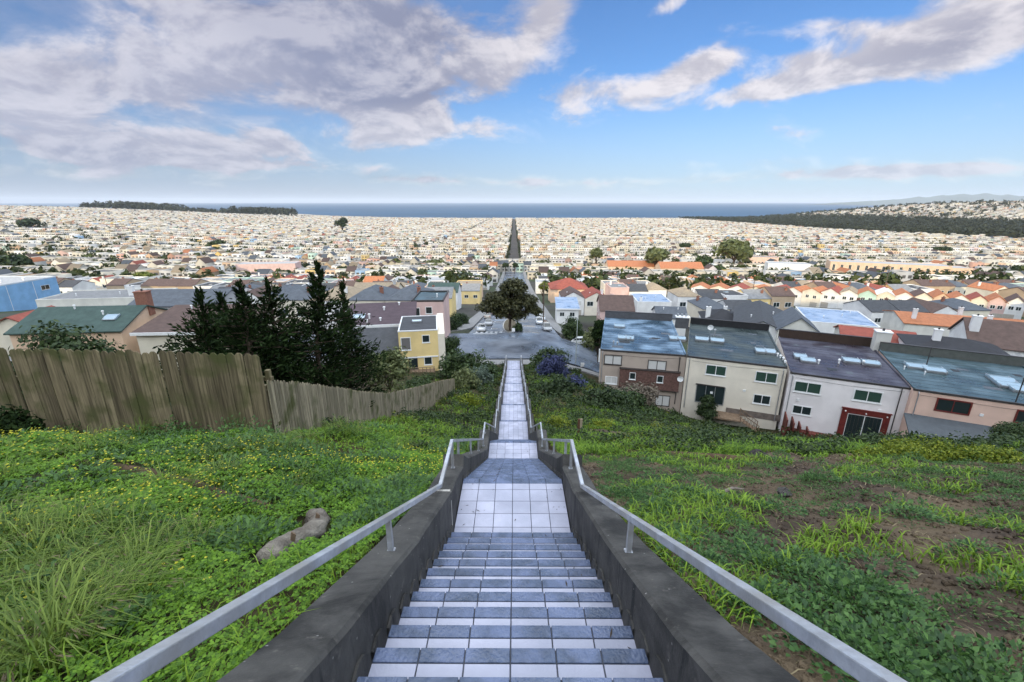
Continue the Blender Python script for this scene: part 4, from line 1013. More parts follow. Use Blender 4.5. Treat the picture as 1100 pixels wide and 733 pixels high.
H('gabled_house', 'white house with olive green roof beside the pale orange house', (475, 314), 11, 11, 6.6, rot=0, roof='gable', wall='white', rf='green', pk=9.0, wins=(('front', 2, 4.6, 1.6, 1.2), ('front', -2.5, 4.6, 1.2, 1.2)))
# the sunlit row of gabled cottages on the right
NUMW = 'first second third fourth fifth sixth seventh eighth ninth tenth eleventh twelfth thirteenth fourteenth fifteenth sixteenth seventeenth eighteenth nineteenth twentieth'.split()
ORDW = NUMW
def cottages():
    us = np.linspace(752, 1092, 18); cols = ['white', 'ivory', 'white', 'cream', 'pink', 'white', 'ivory', 'white', 'white', 'mint', 'cream', 'white', 'ivory', 'peach', 'white', 'cream', 'pink', 'white']
    rf = ['orange', 'orange', 'red', 'orange', 'red', 'orange', 'orange', 'red', 'tan', 'orange', 'white', 'orange', 'brown', 'orange', 'orange', 'red', 'orange', 'brown']
    P = []
    for i, u in enumerate(us):
        P.append((u, 310 + (u-752)*.026 + (u-752)**2*.00006))
    Q = [hit(u, v, 6) for u, v in P]
    for i, (u, v) in enumerate(P):
        a, b = Q[max(0, i-2)], Q[min(len(Q)-1, i+2)]; rot = math.degrees(math.atan2(b.y-a.y, b.x-a.x)); sp = math.dist(a[:2], b[:2])/(min(len(Q)-1, i+2)-max(0, i-2)); w = sp*.985
        pk = 7.5+.4*random.random()
        H('cottage', f"{cols[i]} cottage with {rf[i]} tiles, {ORDW[i]} from the left in the sunlit gabled row".replace('ivory', 'pale'), (u, v), w, 9, 6.0, rot=rot, roof='gable', wall=cols[i], rf=rf[i], pk=pk, axis='y', front=30,
          wins=(('front', -w*.2, 4.2, 1.1, 1.1), ('front', w*.2, 4.2, 1.1, 1.1)), garage=(-w*.2 if i % 2 else w*.2), group='sunlit row of gabled cottages')
cottages()

# ------------------------------------------------------------------ the rest of the town
def free(x, y, rad=7.0):
    for (ex, ey, er, erz, ew, ed) in EXPL:
        c, s = math.cos(erz), math.sin(erz); dx, dy = x-ex, y-ey
        lx, ly = dx*c + dy*s, -dx*s + dy*c
        if -ew/2-rad < lx < ew/2+rad and -er-rad*.6 < ly < ed+rad*.7: return False
    return True
ROWS = []                                    # (y of the front, facing us?)
yy = 96.0
while yy < 3860:
    ROWS.append((yy, True)); ROWS.append((yy+36, False)); yy += 64 if yy < 600 else 66
def streets_x(y):                            # side streets that run away from us, besides the avenue
    return (-760, -570, -380, -195, 205, 395, 590, 780)
lots = []
HWID = 8.0
for ri, (y0, facing) in enumerate(ROWS):
    xmax = min(1.32*y0 + 60, 7000)
    n = int(2*xmax/HWID)
    xs = -xmax + HWID*(np.arange(n)+.5)
    lots.append(np.stack([xs, np.full(n, y0), np.full(n, 1.0 if facing else 0.0), np.full(n, ri)], 1))
lots = np.concatenate(lots)
x, y = lots[:, 0], lots[:, 1]
modx = np.abs((x + 95*200 ) % 190 - 95)
keep = np.ones(len(x), bool)
keep &= ~((np.abs(x-.3) < np.where(y < 480, 15.5, np.where(y < 600, 0, 13.2))))   # the avenue; a row closes it half way down
keep &= ~((modx > 86) & (np.abs(x) > 60))
keep &= ~((x > 1372) & (x < 2190))                                                 # the park
keep &= ~((y < 400) & (np.abs(x) > 1.25*y+30))
keep &= ~((x > 6) & (x < 130) & (y < 110 - .1*x)); keep &= ~((x < -6) & (y < 90))
keep &= ~((x < -.46*y) & (y > 3330) & (x > -.95*y))                               # wooded ridge
keep &= ~((x < -.70*y) & (y < 175))
keep &= rng.random(len(x)) > .035
lots = lots[keep]
# hills carry their own streets: shift every block a little so that the rows never line up into a grid seen from above
x, y = lots[:, 0].copy(), lots[:, 1].copy()
blk = np.floor((x+95)/190)
y = y + 9*np.sin(blk*2.3 + y*.004) * sst((y-300)/300) + rng.normal(0, .3, len(x)); 
y = y - 10*np.sin(x*.0042+.6) * (1 - sst((y-500)/300))
lots[:, 0], lots[:, 1] = x, y
dist = np.hypot(x, y)
order = np.argsort(dist)
N_IND = 190
ind, rest = [], []
occ = np.array([free(a, b) if d_ < 900 else True for a, b, d_ in zip(x, y, dist)])
for i in order:
    if not occ[i]: continue
    ang = abs(x[i]) / max(1, y[i]*CP + 30)
    if len(ind) < N_IND and ang < 1.16 and dist[i] < 420: ind.append(i)
    elif dist[i] > 90: rest.append(i)
rest = np.array(rest)
PAL = [('white', .30), ('ivory', .16), ('cream', .15), ('offwhite', .10), ('pink', .03), ('peach', .04), ('tan', .03), ('yellow', .012), ('grey', .03), ('blue', .008), ('mint', .008), ('salmon', .015), ('lilac', .01)]
PALC = dict(white=(.74,.73,.71), cream=(.68,.62,.50), ivory=(.70,.67,.60), pink=(.62,.44,.40), peach=(.66,.47,.33), tan=(.46,.35,.24), yellow=(.70,.52,.22), grey=(.40,.40,.40), blue=(.30,.44,.62), mint=(.45,.60,.52), offwhite=(.64,.62,.56), lilac=(.62,.58,.62), salmon=(.60,.36,.28))
RFC = dict(charcoal=(.055,.057,.062), slate=(.085,.095,.11), brown=(.095,.062,.052), red=(.24,.065,.045), orange=(.36,.14,.065), grey=(.19,.19,.19), palegrey=(.34,.34,.34), tan=(.28,.22,.15), white=(.55,.55,.54))

def proto(i, wall, rf, kind):
    w, d = HWID-.12, 11.5
    o = empty('town_house', (0, 0, -500), 0, 'x', 'house'); h = 7.0 + .5*(i % 3)
    mb = MB(); rb = MB(); wm = WC[wall]
    if kind == 'flat': mb.box((-w/2, 0, -7), (w/2, d, h), wm); flat_roof(rb, -w/2, w/2, 0, d, h, RC[rf], wm, .4)
    elif kind == 'gable': gable_solid(mb, -w/2, w/2, 0, d, -7, h-.6, h+1.5, 'y', wm); gable_roof(rb, -w/2, w/2, 0, d, h-.6, h+1.5, 'y', RC[rf], ov=.12)
    elif kind == 'ridge': gable_solid(mb, -w/2, w/2, 0, d, -7, h-.4, h+1.8, 'x', wm); gable_roof(rb, -w/2, w/2, 0, d, h-.4, h+1.8, 'x', RC[rf], ov=.15)
    else: mb.box((-w/2, 0, -7), (w/2, d, h-.2), wm); hip_roof(rb, -w/2, w/2, 0, d, h-.2, h+1.9, RC[rf], ov=.2)
    mb.build('wall', o); ro = rb.build('roof', o)
    if i % 2: chimney(ro, w*.3, d*.3, h-.5, h+1.9, .7, .55, WC['white'] if i % 4 == 1 else chimney_m)
    if kind == 'flat': skylight(ro, -.8, d*.55, h+.06, 1.3, 1.1)
    if i % 3 == 0: vent_pipe(ro, -1.8, d*.35, h+.05, .8, .12, trim_white)
    window(o, -3.1, -1.1, 3.9, 5.4, 0, mull=1); window(o, .9, 2.9, 3.9, 5.4, 0, mull=1, pane=g_white if i % 3 == 0 else g_dark)
    mb = MB(); mb.box((.6, -.05, -2), (3.0, .03, 2.2), pm('garage_panel', (.40,.36,.31), .6, .1)); mb.build('garage_door', o)
    window(o, -2.9, -1.3, 3.7, 4.9, d, mull=1, face='back'); window(o, 1.0, 2.6, 3.7, 4.9, d, mull=1, face='back')
    return o
KINDS_ = [('white','flat','palegrey'), ('cream','gable','orange'), ('ivory','flat','grey'), ('white','ridge','charcoal'), ('offwhite','flat','white'), ('pink','flat','grey'), ('white','gable','brown'),
          ('cream','hip','slate'), ('peach','flat','palegrey'), ('ivory','gable','red'), ('white','flat','charcoal'), ('tan','ridge','brown'), ('blue','flat','palegrey'), ('white','hip','tan'), ('mint','flat','grey'), ('yellow','ridge','grey')]
PROTOS = [None]*len(KINDS_); USED = set()
def town_house(k, loc, rz, label):
    if PROTOS[k] is None:
        PROTOS[k] = proto(k, KINDS_[k][0], KINDS_[k][2], KINDS_[k][1]); o = PROTOS[k]
        o.location = loc; o.rotation_euler = (0, 0, rz); tag(o, label, 'house', 'town houses below the hill'); return o
    return copy_tree(PROTOS[k], loc, rz, label, 'town houses below the hill')
RTXT = dict(flat='flat {} roof', gable='{} roof gabled to the street', ridge='{} pitched roof', hip='{} hipped roof')
byrow = {}
for i in ind: byrow.setdefault((int(lots[i, 3]), lots[i, 0] > 0), []).append(i)
def nth(n):
    return NUMW[n] if n < 20 else f"{n+1}th" if (n+1) % 10 not in (1, 2, 3) or 10 < (n+1) % 100 < 14 else f"{n+1}{('st','nd','rd')[(n+1)%10-1]}"
KP = np.array([3,1.6,2.2,1.6,2,1,1.6,1.1,1,1,1.6,.8,.5,.8,.4,.4]); KP = KP/KP.sum(); KP2 = np.array([.5,.6,.5,4,.2,.3,2.4,3,.2,1.0,2.2,1.6,.1,1.2,.1,.8]); KP2 = KP2/KP2.sum()
def build_town():
    for (ri, right), L_ in sorted(byrow.items()):
        L_.sort(key=lambda i: abs(lots[i, 0]))
        for n, i in enumerate(L_):
            k = int(rng.choice(len(KINDS_), p=KP2 if lots[i, 1] < 215 else KP)); w_, kd, rf = KINDS_[k]
            X, Y = lots[i, 0], lots[i, 1]; Zg = min(gz(X-3, Y), gz(X+3, Y+14)) ; face = lots[i, 2] > .5
            rf_ = 'light grey' if rf == 'palegrey' else rf
            label = f"{w_ if w_ != 'ivory' else 'pale'} house, {RTXT[kd].format(rf_)}, {nth(n)} {'right' if right else 'left'} of the avenue, {nth(ri)} row downhill"
            town_house(k, (X, Y if face else Y+11.5, gz(X, Y+6)), (0 if face else math.pi) + float(rng.normal(0, .012)), label)
build_town()

# everything farther: too many to count, one mesh
def colour_mat(name, rough=.85, windows=True):
    m = bpy.data.materials.new(name); m.use_nodes = True; nt = m.node_tree; N, L = nt.nodes, nt.links; b = N['Principled BSDF']; b.inputs['Roughness'].default_value = rough; b.inputs['Specular IOR Level'].default_value = .25
    a = N.new('ShaderNodeVertexColor'); a.layer_name = 'paint'
    uv = N.new('ShaderNodeUVMap'); uv.uv_map = 'facade'; sp = N.new('ShaderNodeSeparateXYZ'); L.new(uv.outputs[0], sp.inputs[0])
    def cmp(v, lo, hi):
        g = N.new('ShaderNodeMath'); g.operation = 'GREATER_THAN'; L.new(v, g.inputs[0]); g.inputs[1].default_value = lo
        l = N.new('ShaderNodeMath'); l.operation = 'LESS_THAN'; L.new(v, l.inputs[0]); l.inputs[1].default_value = hi
        q = N.new('ShaderNodeMath'); q.operation = 'MULTIPLY'; L.new(g.outputs[0], q.inputs[0]); L.new(l.outputs[0], q.inputs[1]); return q.outputs[0]
    def op(o, p, q):
        n = N.new('ShaderNodeMath'); n.operation = o; L.new(p, n.inputs[0]); L.new(q, n.inputs[1]); return n.outputs[0]
    U, Vv = sp.outputs[0], sp.outputs[1]
    up = op('MULTIPLY', op('MAXIMUM', cmp(U, .12, .40), cmp(U, .58, .88)), cmp(Vv, .60, .80))
    gar = op('MULTIPLY', cmp(U, .52, .86), cmp(Vv, .06, .34)); lw = op('MULTIPLY', cmp(U, .16, .36), cmp(Vv, .10, .34))
    msk = op('MAXIMUM', op('MAXIMUM', up, gar), lw)
    mx = N.new('ShaderNodeMix'); mx.data_type = 'RGBA'; L.new(msk, mx.inputs[0]); L.new(a.outputs[0], mx.inputs[6]); mx.inputs[7].default_value = (.07, .065, .06, 1)
    L.new(mx.outputs[2], b.inputs['Base Color'])
    return m
def far_town():
    x, y, face = lots[rest, 0], lots[rest, 1], lots[rest, 2]; n = len(x)
    z = ground(x, y+6); r1, r2, r3 = rng.random(n), rng.random(n), rng.random(n)
    names = [p[0] for p in PAL]; pr = np.array([p[1] for p in PAL]); pr = pr/pr.sum(); wi = rng.choice(len(names), n, p=pr)
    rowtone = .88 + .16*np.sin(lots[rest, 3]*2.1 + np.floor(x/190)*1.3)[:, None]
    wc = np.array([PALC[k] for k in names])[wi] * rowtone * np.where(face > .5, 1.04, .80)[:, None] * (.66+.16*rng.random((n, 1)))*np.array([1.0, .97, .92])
    rn = ['palegrey','white','grey','charcoal','slate','brown','orange','red','tan']; far = sst((y-500)/1500)
    rp = np.array([.22,.05,.27,.16,.11,.075,.022,.008,.085]); ri = rng.choice(len(rn), n, p=rp/rp.sum())
    rc = np.array([RFC[k] for k in rn])[ri] * (.55+.3*rng.random((n, 1)))
    typ = np.where(np.isin(ri, [5, 6, 7, 4, 8]), 1 + (r1 < .3), 0); typ = np.where((typ > 0) & (r2 < .15 + .65*sst((y-350)/500)), 0, typ)
    w = np.full(n, HWID-.08); d = 9 + 3*r2; h = np.where(face > .5, 8.8, 5.6) + .5*np.sin(lots[rest, 3]*.9+np.floor(x/190)*1.7) + .7*r3 + 3.2*(rng.random(n) < .025)
    big = rng.random(n) < .02; w = np.where(big, w*1.9, w); d = np.where(big, d*1.3, d)
    V, F4, F3, C4, C3, U4, U3 = [], [], [], [], [], [], []; base = 0
    for t in (0, 1, 2):
        s = np.where(typ == t)[0]; m = len(s)
        if not m: continue
        X, Y, Zz, W, D, Hh = x[s], y[s], z[s], w[s]/2, d[s], h[s]
        if t == 0: tv = [(-1,0,-5),(1,0,-5),(1,1,-5),(-1,1,-5),(-1,0,1),(1,0,1),(1,1,1),(-1,1,1),(-.94,.03,1),(.94,.03,1),(.94,.97,1),(-.94,.97,1),(-.94,.03,.94),(.94,.03,.94),(.94,.97,.94),(-.94,.97,.94)]
        elif t == 1: tv = [(-1,0,-5),(1,0,-5),(1,1,-5),(-1,1,-5),(-1,0,.9),(1,0,.9),(1,1,.9),(-1,1,.9),(0,0,1.22),(0,1,1.22),(-1.04,-.02,.9),(1.04,-.02,.9),(1.04,1.02,.9),(-1.04,1.02,.9),(0,-.02,1.25),(0,1.02,1.25)]
        else: tv = [(-1,0,-5),(1,0,-5),(1,1,-5),(-1,1,-5),(-1,0,.9),(1,0,.9),(1,1,.9),(-1,1,.9),(-1,.5,1.25),(1,.5,1.25),(-1.02,-.03,.88),(1.02,-.03,.88),(1.02,1.03,.88),(-1.02,1.03,.88),(-1.02,.5,1.28),(1.02,.5,1.28)]
        nv = len(tv); P = np.zeros((m, nv, 3))
        for k, (a, b, c) in enumerate(tv):
            P[:, k, 0] = X + a*W; P[:, k, 1] = Y + b*D; P[:, k, 2] = Zz + (c*Hh if c > 0 else c)
        V.append(P.reshape(-1, 3)); idx = base + np.arange(m)[:, None]*nv; base += m*nv
        def q(f, roof, uvw=True):
            F4.append(idx + np.array(f)[None]); C4.append(np.repeat((rc if roof else wc)[s][:, None], 4, 1))
            U4.append(np.tile(np.array([(0,0),(1,0),(1,1),(0,1)], float) if (uvw and not roof) else np.full((4, 2), -1.0), (m, 1, 1)))
        def tr(f, roof):
            F3.append(idx + np.array(f)[None]); C3.append(np.repeat((rc if roof else wc)[s][:, None], 3, 1)); U3.append(np.full((m, 3, 2), -1.0))
        q((0,1,5,4), 0); q((1,2,6,5), 0, False); q((2,3,7,6), 0); q((3,0,4,7), 0, False)
        if t == 0:
            for a in range(4): b = (a+1) % 4; q((4+a,4+b,8+b,8+a), 0, False); q((8+a,8+b,12+b,12+a), 0, False)
            q((12,13,14,15), 1)
        elif t == 1: tr((4,5,8), 0); tr((6,7,9), 0); q((10,14,15,13), 1); q((11,12,15,14), 1)
        else: tr((7,4,8), 0); tr((5,6,9), 0); q((10,11,15,14), 1); q((12,13,14,15), 1)
    V = np.concatenate(V); F4 = np.concatenate(F4); F3 = np.concatenate(F3)
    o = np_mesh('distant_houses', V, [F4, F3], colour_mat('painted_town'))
    me = o.data
    ca = me.color_attributes.new('paint', 'FLOAT_COLOR', 'CORNER')
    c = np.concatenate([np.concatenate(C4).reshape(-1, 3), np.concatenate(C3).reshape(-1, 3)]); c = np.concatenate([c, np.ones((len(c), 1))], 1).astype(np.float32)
    uv = np.concatenate([np.concatenate(U4).reshape(-1, 2), np.concatenate(U3).reshape(-1, 2)]).astype(np.float32)
    # v 0..1 belongs to the storeys above ground; the walls start 5 m lower, so the foot is moved below 0
    uv[:, 1] = np.where(uv[:, 1] == 0, -.75, uv[:, 1])
    if len(c) == len(me.loops):
        ca.data.foreach_set('color', c.ravel()); ul = me.uv_layers.new(name='facade'); ul.data.foreach_set('uv', uv.ravel())
    else: print('LOOP MISMATCH', len(c), len(me.loops))
    return tag(o, 'sunlit pale houses packed in rows across the plain as far as the coast', 'houses', kind='stuff')
far_town()

# ------------------------------------------------------------------ trees of the plain
def leaf_cloud(C, n, spread, size, flat=.6, up=.35):
    """n leaf-sized quads scattered in lumps about every centre of C (m,4: x,y,z,radius)"""
    m = len(C); d = rng.normal(size=(m, n, 3)); d /= np.linalg.norm(d, axis=2, keepdims=True); r = rng.random((m, n, 1)) ** .45
    P = C[:, None, :3] + d*r*C[:, None, 3:4]*np.array([1, 1, flat])*spread
    nrm = d + rng.normal(0, .5, (m, n, 3)) + np.array([0, 0, up]); nrm /= np.linalg.norm(nrm, axis=2, keepdims=True)
    t = np.cross(nrm, rng.normal(size=(m, n, 3))); t /= np.linalg.norm(t, axis=2, keepdims=True) + 1e-9; b = np.cross(nrm, t)
    s = size * (.6 + .8*rng.random((m, n, 1)))
    if np.ndim(size) == 0: pass
    a = s; q = s*.55
    Vv = np.stack([P - t*a, P - b*q + nrm*q*.25, P + t*a, P + b*q + nrm*q*.25], 2).reshape(-1, 3)
    F = np.arange(len(Vv)).reshape(-1, 4)
    return Vv, F
fol_far = fm('far_foliage', (.016,.026,.010), (.07,.085,.028), .1, .15)
fol_park = fm('park_foliage', (.016,.021,.010), (.045,.050,.022), .1, .1)
def tree_mass(name, X, Y, Hh, Rr, nl, mat, label, cat):
    Z = ground(X, Y); parts = []
    C = np.stack([X, Y, Z + Hh - Rr*.75, Rr], 1); s = Rr[:, None, None]*.42
    Vv, F = leaf_cloud(C, nl, 1.0, s, .8)
    return tag(np_mesh(name, Vv, [F], mat), label, cat, kind='stuff')
def far_trees():
    n = 21000; Y = 240 + 3600*rng.random(n)**1.25; X = (rng.random(n)*2-1)*(1.22*Y+40)
    k = (np.abs(X-.3) > 17) & ~((X > 1350) & (X < 2200)) & np.array([free(a, b, 5) if b < 700 else True for a, b in zip(X, Y)])
    # most stand in the yards between the rows
    rowy = np.array([r[0] for r in ROWS if r[1]]); j = np.searchsorted(rowy, Y).clip(1, len(rowy)-1); yard = rowy[j-1] + 16 + 18*rng.random(n)
    clump = np.sin(X*.011+1)*np.sin(Y*.006+2*np.sin(X*.004)) + .6*rng.normal(size=n)
    Y = np.where(rng.random(n) < .8, yard, Y); k &= clump > .08
    X, Y = X[k], Y[k]; n = len(X)
    tree_mass('distant_trees', X, Y, 6.5+6*rng.random(n)**1.6, 2.4+3.0*rng.random(n)**1.5, 24, fol_far, 'dark green trees dotted through the yards of the far town', 'trees')
    n = 420; Y = 650 + 2900*rng.random(n)**1.3; X = np.where(rng.random(n) < .5, -9.5, 10.2) + rng.normal(0, .8, n)
    tree_mass('avenue_trees', X, Y, 5+3*rng.random(n), 1.8+.8*rng.random(n), 22, fol_park, 'dark trees lining the far avenue that runs straight to the sea', 'trees')
    n = 7000; X = 1378 + 805*rng.random(n); Y = 800 + 3110*rng.random(n)**1.7; k = X < 1.3*Y + 60
    X, Y = X[k], Y[k]; n = len(X)
    tree_mass('park_woods', X, Y, 13+12*rng.random(n), 7+6*rng.random(n), 16, fol_park, 'long dark band of park woodland between the town and the right hill', 'woods')
    n = 900; Y = 3330 + 540*rng.random(n); X = -Y*(.47 + .46*rng.random(n)); q = np.sin(X*.006)+np.sin(X*.017+1)+.8*rng.normal(size=n); Y, X = Y[q > -.5], X[q > -.5]; n = len(X)
    tree_mass('ridge_woods', X, Y, (30+30*rng.random(n))*(.6+.5*np.clip(np.sin(X*.006)+.6, 0, 1)), 14+10*rng.random(n), 18, fol_park, 'dark line of woods on the left ridge against the sea', 'woods')
    n = 500; X = 1900 + 900*rng.random(n); Y = 2300+1600*rng.random(n)
    tree_mass('coast_woods', X, Y, 14+12*rng.random(n), 9+7*rng.random(n), 14, fol_park, 'dark woods along the coast beyond the park', 'woods')
far_trees()

# ------------------------------------------------------------------ fences
bd = wood_mat('fence_board', (.235, .19, .115), (.10, .080, .050))
bd2 = wood_mat('fence_picket', (.32, .27, .185), (.15, .125, .085), .28)
def tall_fence():
    a, b = (-13.9, 9.55), (-5.66, 9.38); n = 43
    r = empty('board_fence', (a[0], a[1], gz(*a)), 0, 'tall fence of wide weathered mossy boards at the top of the left slope', 'fence')
    mb = MB(); rnd = random.Random(3); base = Vector(r.location)
    for i in range(n):
        t = (i+.5)/n; x, y = a[0]+(b[0]-a[0])*t, a[1]+(b[1]-a[1])*t; zb = gz(x, y)-.12; w = 8.24/n*.5-.006
        zt = -3.12 - .11*t + rnd.uniform(-.03, .03); ln = rnd.uniform(-.02, .02); yo = rnd.uniform(-.012, .012) + (.012 if i % 2 else 0)
        c = .055
        poly = [(x-w, zb), (x+w, zb), (x+w+ln, zt-c), (x+w+ln-c, zt), (x-w+ln+c, zt), (x-w+ln, zt-c)]
        mb.prism([(p[0]-base.x, p[1]-base.z) for p in poly], 'y', y+yo-base.y-.011, y+yo-base.y+.011, bd)
    mb.build('board_panel', r)
    mb = MB()
    for zz in (.35, 1.5): mb.box((-.1, .04, zz), (8.3, .13, zz+.09), bd)
    mb.build('back_rail', r)
    for k in range(4):
        mb = MB(); xx = 8.2*k/3; mb.box((xx-.05, .05, -.4), (xx+.05, .15, 1.75), bd); mb.build('post', r)
tall_fence()
def picket_fence():
    K = [(-5.62, 9.46, -3.89), (-5.72, 11.2, -4.65), (-6.0, 16.5, -7.25), (-6.3, 20.6, -9.15), (-6.7, 28, -12.0), (-6.1, 36, -14.75), (-5.7, 40, -16.2)]
    r = empty('picket_fence', (K[0][0], K[0][1], gz(K[0][0], K[0][1])), 0, 'lower grey picket fence running down the slope to the yellow house', 'fence'); base = Vector(r.location)
    ys = [k[1] for k in K]; L_ = 0; pts = []; step = .135
    for (x0, y0, z0), (x1, y1, z1) in zip(K[:-1], K[1:]):
        n = int(math.hypot(x1-x0, y1-y0)/step)
        pts += [(x0+(x1-x0)*i/n, y0+(y1-y0)*i/n, z0+(z1-z0)*i/n, math.atan2(y1-y0, x1-x0)) for i in range(n)]
    mb = MB(); rnd = random.Random(5)
    for (x, y, zt, a) in pts:
        zb = gz(x, y)-.25; zt += rnd.uniform(-.035, .02); w = .062; c, s = math.cos(a), math.sin(a); nx, ny = -s*.009, c*.009
        prof = [(-w, zb), (w, zb), (w, zt-.07), (w*.5, zt-.015), (0, zt), (-w*.5, zt-.015), (-w, zt-.07)]
        P = [(x+p*c+nx-base.x, y+p*s+ny-base.y, z-base.z) for p, z in prof] + [(x+p*c-nx-base.x, y+p*s-ny-base.y, z-base.z) for p, z in prof]
        n = len(prof); mb.solid(P, [tuple(range(n)), tuple(range(2*n-1, n-1, -1))] + [(i, i+n, (i+1) % n+n, (i+1) % n) for i in range(n)], bd2)
    mb.build('picket_panel', r)
    mb = MB()
    for dz in (.25, .95):
        mb.tube([(x-.06-base.x, y-base.y, zt-1.15+dz-base.z) for x, y, zt, a in pts[::8]], .035, bd2, square=True)
    mb.build('back_rail', r)
    for q in pts[::18]:
        mb = MB(); x, y, zt, a = q; mb.box((x-.14-base.x, y-.05-base.y, gz(x, y)-.4-base.z), (x-.05-base.x, y+.05-base.y, zt-.12-base.z), bd2); mb.build('post', r)
picket_fence()

# ------------------------------------------------------------------ trees and shrubs
bark = pm('bark', (.075, .055, .042), .95, .4, 5, .8, .1); bark_pale = pm('pale_bark', (.20, .17, .14), .9, .3, 5, .6, .1)
F_ = dict(cypress=fm('cypress_sprays', (.006,.012,.005), (.026,.044,.014), .02, .06), olive=fm('olive_leaves', (.055,.07,.025), (.17,.19,.075), .2, .25), bush=fm('bush_leaves', (.014,.03,.010), (.065,.095,.03), .2, .2),
          dark=fm('dark_leaves', (.010,.020,.008), (.045,.07,.022), .2, .15), greygreen=fm('grey_green_leaves', (.05,.075,.055), (.15,.19,.14), .2, .2), gum=fm('gum_leaves', (.022,.026,.010), (.095,.092,.036), .25, .2),
          lime=fm('lime_leaves', (.06,.085,.012), (.20,.22,.035), .2, .3), yellow=fm('yellow_blossom', (.05,.10,.012), (.27,.30,.03), .2, .3), purple=fm('violet_blossom', (.018,.024,.05), (.075,.085,.19), .2, .2),
          weed=fm('weed_leaves', (0.0207,0.05775,0.0126), (0.08625,0.1733,0.036), .3, .25), clover=fm('clover_leaves', (0.0405,0.1037,0.008), (0.1688,0.3172,0.02), .25, .3), grass=fm('grass_blades', (0.05175,0.099,0.012), (0.1955,0.264,0.045), .25, .3),
          straw=fm('dry_stems', (.075,.055,.03), (.26,.21,.12), .2, .2), bright=fm('spring_grass', (0.06875,0.138,0.01), (0.2125,0.3335,0.026), .25, .3), hill=fm('hillside_grass', (0.0405,0.09375,0.008), (0.1755,0.2875,0.022), .2, .25), petals=fm('yellow_petals', (.50,.45,.03), (.72,.66,.08), .2, .35),
          broad=fm('broad_leaves', (.018,.058,.016), (.10,.20,.045), .35, .25), dry=fm('dry_twigs', (.08,.065,.05), (.20,.165,.125), .1, .1))
def blob_centres(n, rx, ry, rz, shell=.75, seed=0):
    g = np.random.default_rng(seed); d = g.normal(size=(n, 3)); d /= np.linalg.norm(d, axis=1)[:, None]; d[:, 2] = np.where(d[:, 2] < -.35, -d[:, 2], d[:, 2])
    r = shell + (1-shell)*g.random((n, 1)) - .35*(g.random((n, 1)) < .25)
    return d*r*np.array([rx, ry, rz])
def crown(name, C, n, size, mat, parent, flat=.75):
    s = np.full((len(C), 1, 1), size); Vv, F = leaf_cloud(C, n, 1.0, s, flat); return np_mesh(name, Vv, [F], mat, parent)
def limbs(root, base_r, fork, tips, mat, name='trunk', seed=0, h0=-.6):
    mb = MB(); g = random.Random(seed)
    f = Vector(fork); b = Vector((0, 0, h0)); mid = (b+f)/2 + Vector((g.uniform(-.06, .06)*f.z, g.uniform(-.06, .06)*f.z, 0))
    mb.tube([b, mid, f], [base_r*1.15, base_r*.85, base_r*.7], mat, 9)
    for t in tips:
        t = Vector(t); m = (f+t)/2 + Vector((g.uniform(-.12, .12), g.uniform(-.12, .12), g.uniform(0, .15)))*((t-f).length)
        mb.tube([f - (f-mid)*.1, m, t], [base_r*.5, base_r*.3, base_r*.1], mat, 6)
    return mb.build(name, root, smooth=True)
def tree(name, label, loc, H_, rx, rz, tr, mat, n=26, nl=60, size=.3, cr=1.1, clear=.35, ry=None, group=None, seed=1, bk=None, flat=.75, cat='tree', lean=(0, 0), shell=.75):
    """trunk that forks into limbs, and an uneven crown of leaf clumps round their ends"""
    r = empty(name, loc, 0, label, cat, group); ry = ry or rx
    C = blob_centres(n, rx-cr*.6, ry-cr*.6, rz-cr*.6, shell, seed); C[:, 2] += H_ - rz; C[:, 0] += lean[0]; C[:, 1] += lean[1]
    g = np.random.default_rng(seed+50); C = np.concatenate([C, (cr*(.65+.6*g.random((n, 1))))], 1)
    limbs(r, tr, (lean[0]*.5, lean[1]*.5, H_*clear), [c[:3] for c in C[::3]], bk or bark, seed=seed)
    crown('crown', C, nl, size, mat, r, flat); return r
def shrub(name, label, loc, rx, ry, rz, mat, n=16, nl=60, size=.12, cr=None, group=None, seed=1, cat='shrub', flat=.8, stems=True):
    r = empty(name, loc, 0, label, cat, group); cr = cr or min(rx, ry, rz)*.42
    C = blob_centres(n, rx-cr*.6, ry-cr*.6, rz-cr*.5, .6, seed); C[:, 2] = np.abs(C[:, 2]) + cr*.4
    g = np.random.default_rng(seed+9); C = np.concatenate([C, cr*(.7+.6*g.random((n, 1)))], 1)
    crown('foliage', C, nl, size, mat, r, flat)
    if stems:
        mb = MB()
        for c in C[::4]: mb.tube([(0, 0, -.3), (c[0]*.4, c[1]*.4, c[2]*.6), (c[0]*.9, c[1]*.9, c[2])], [.05, .035, .012], bark, 5)
        mb.build('stem', r)
    return r
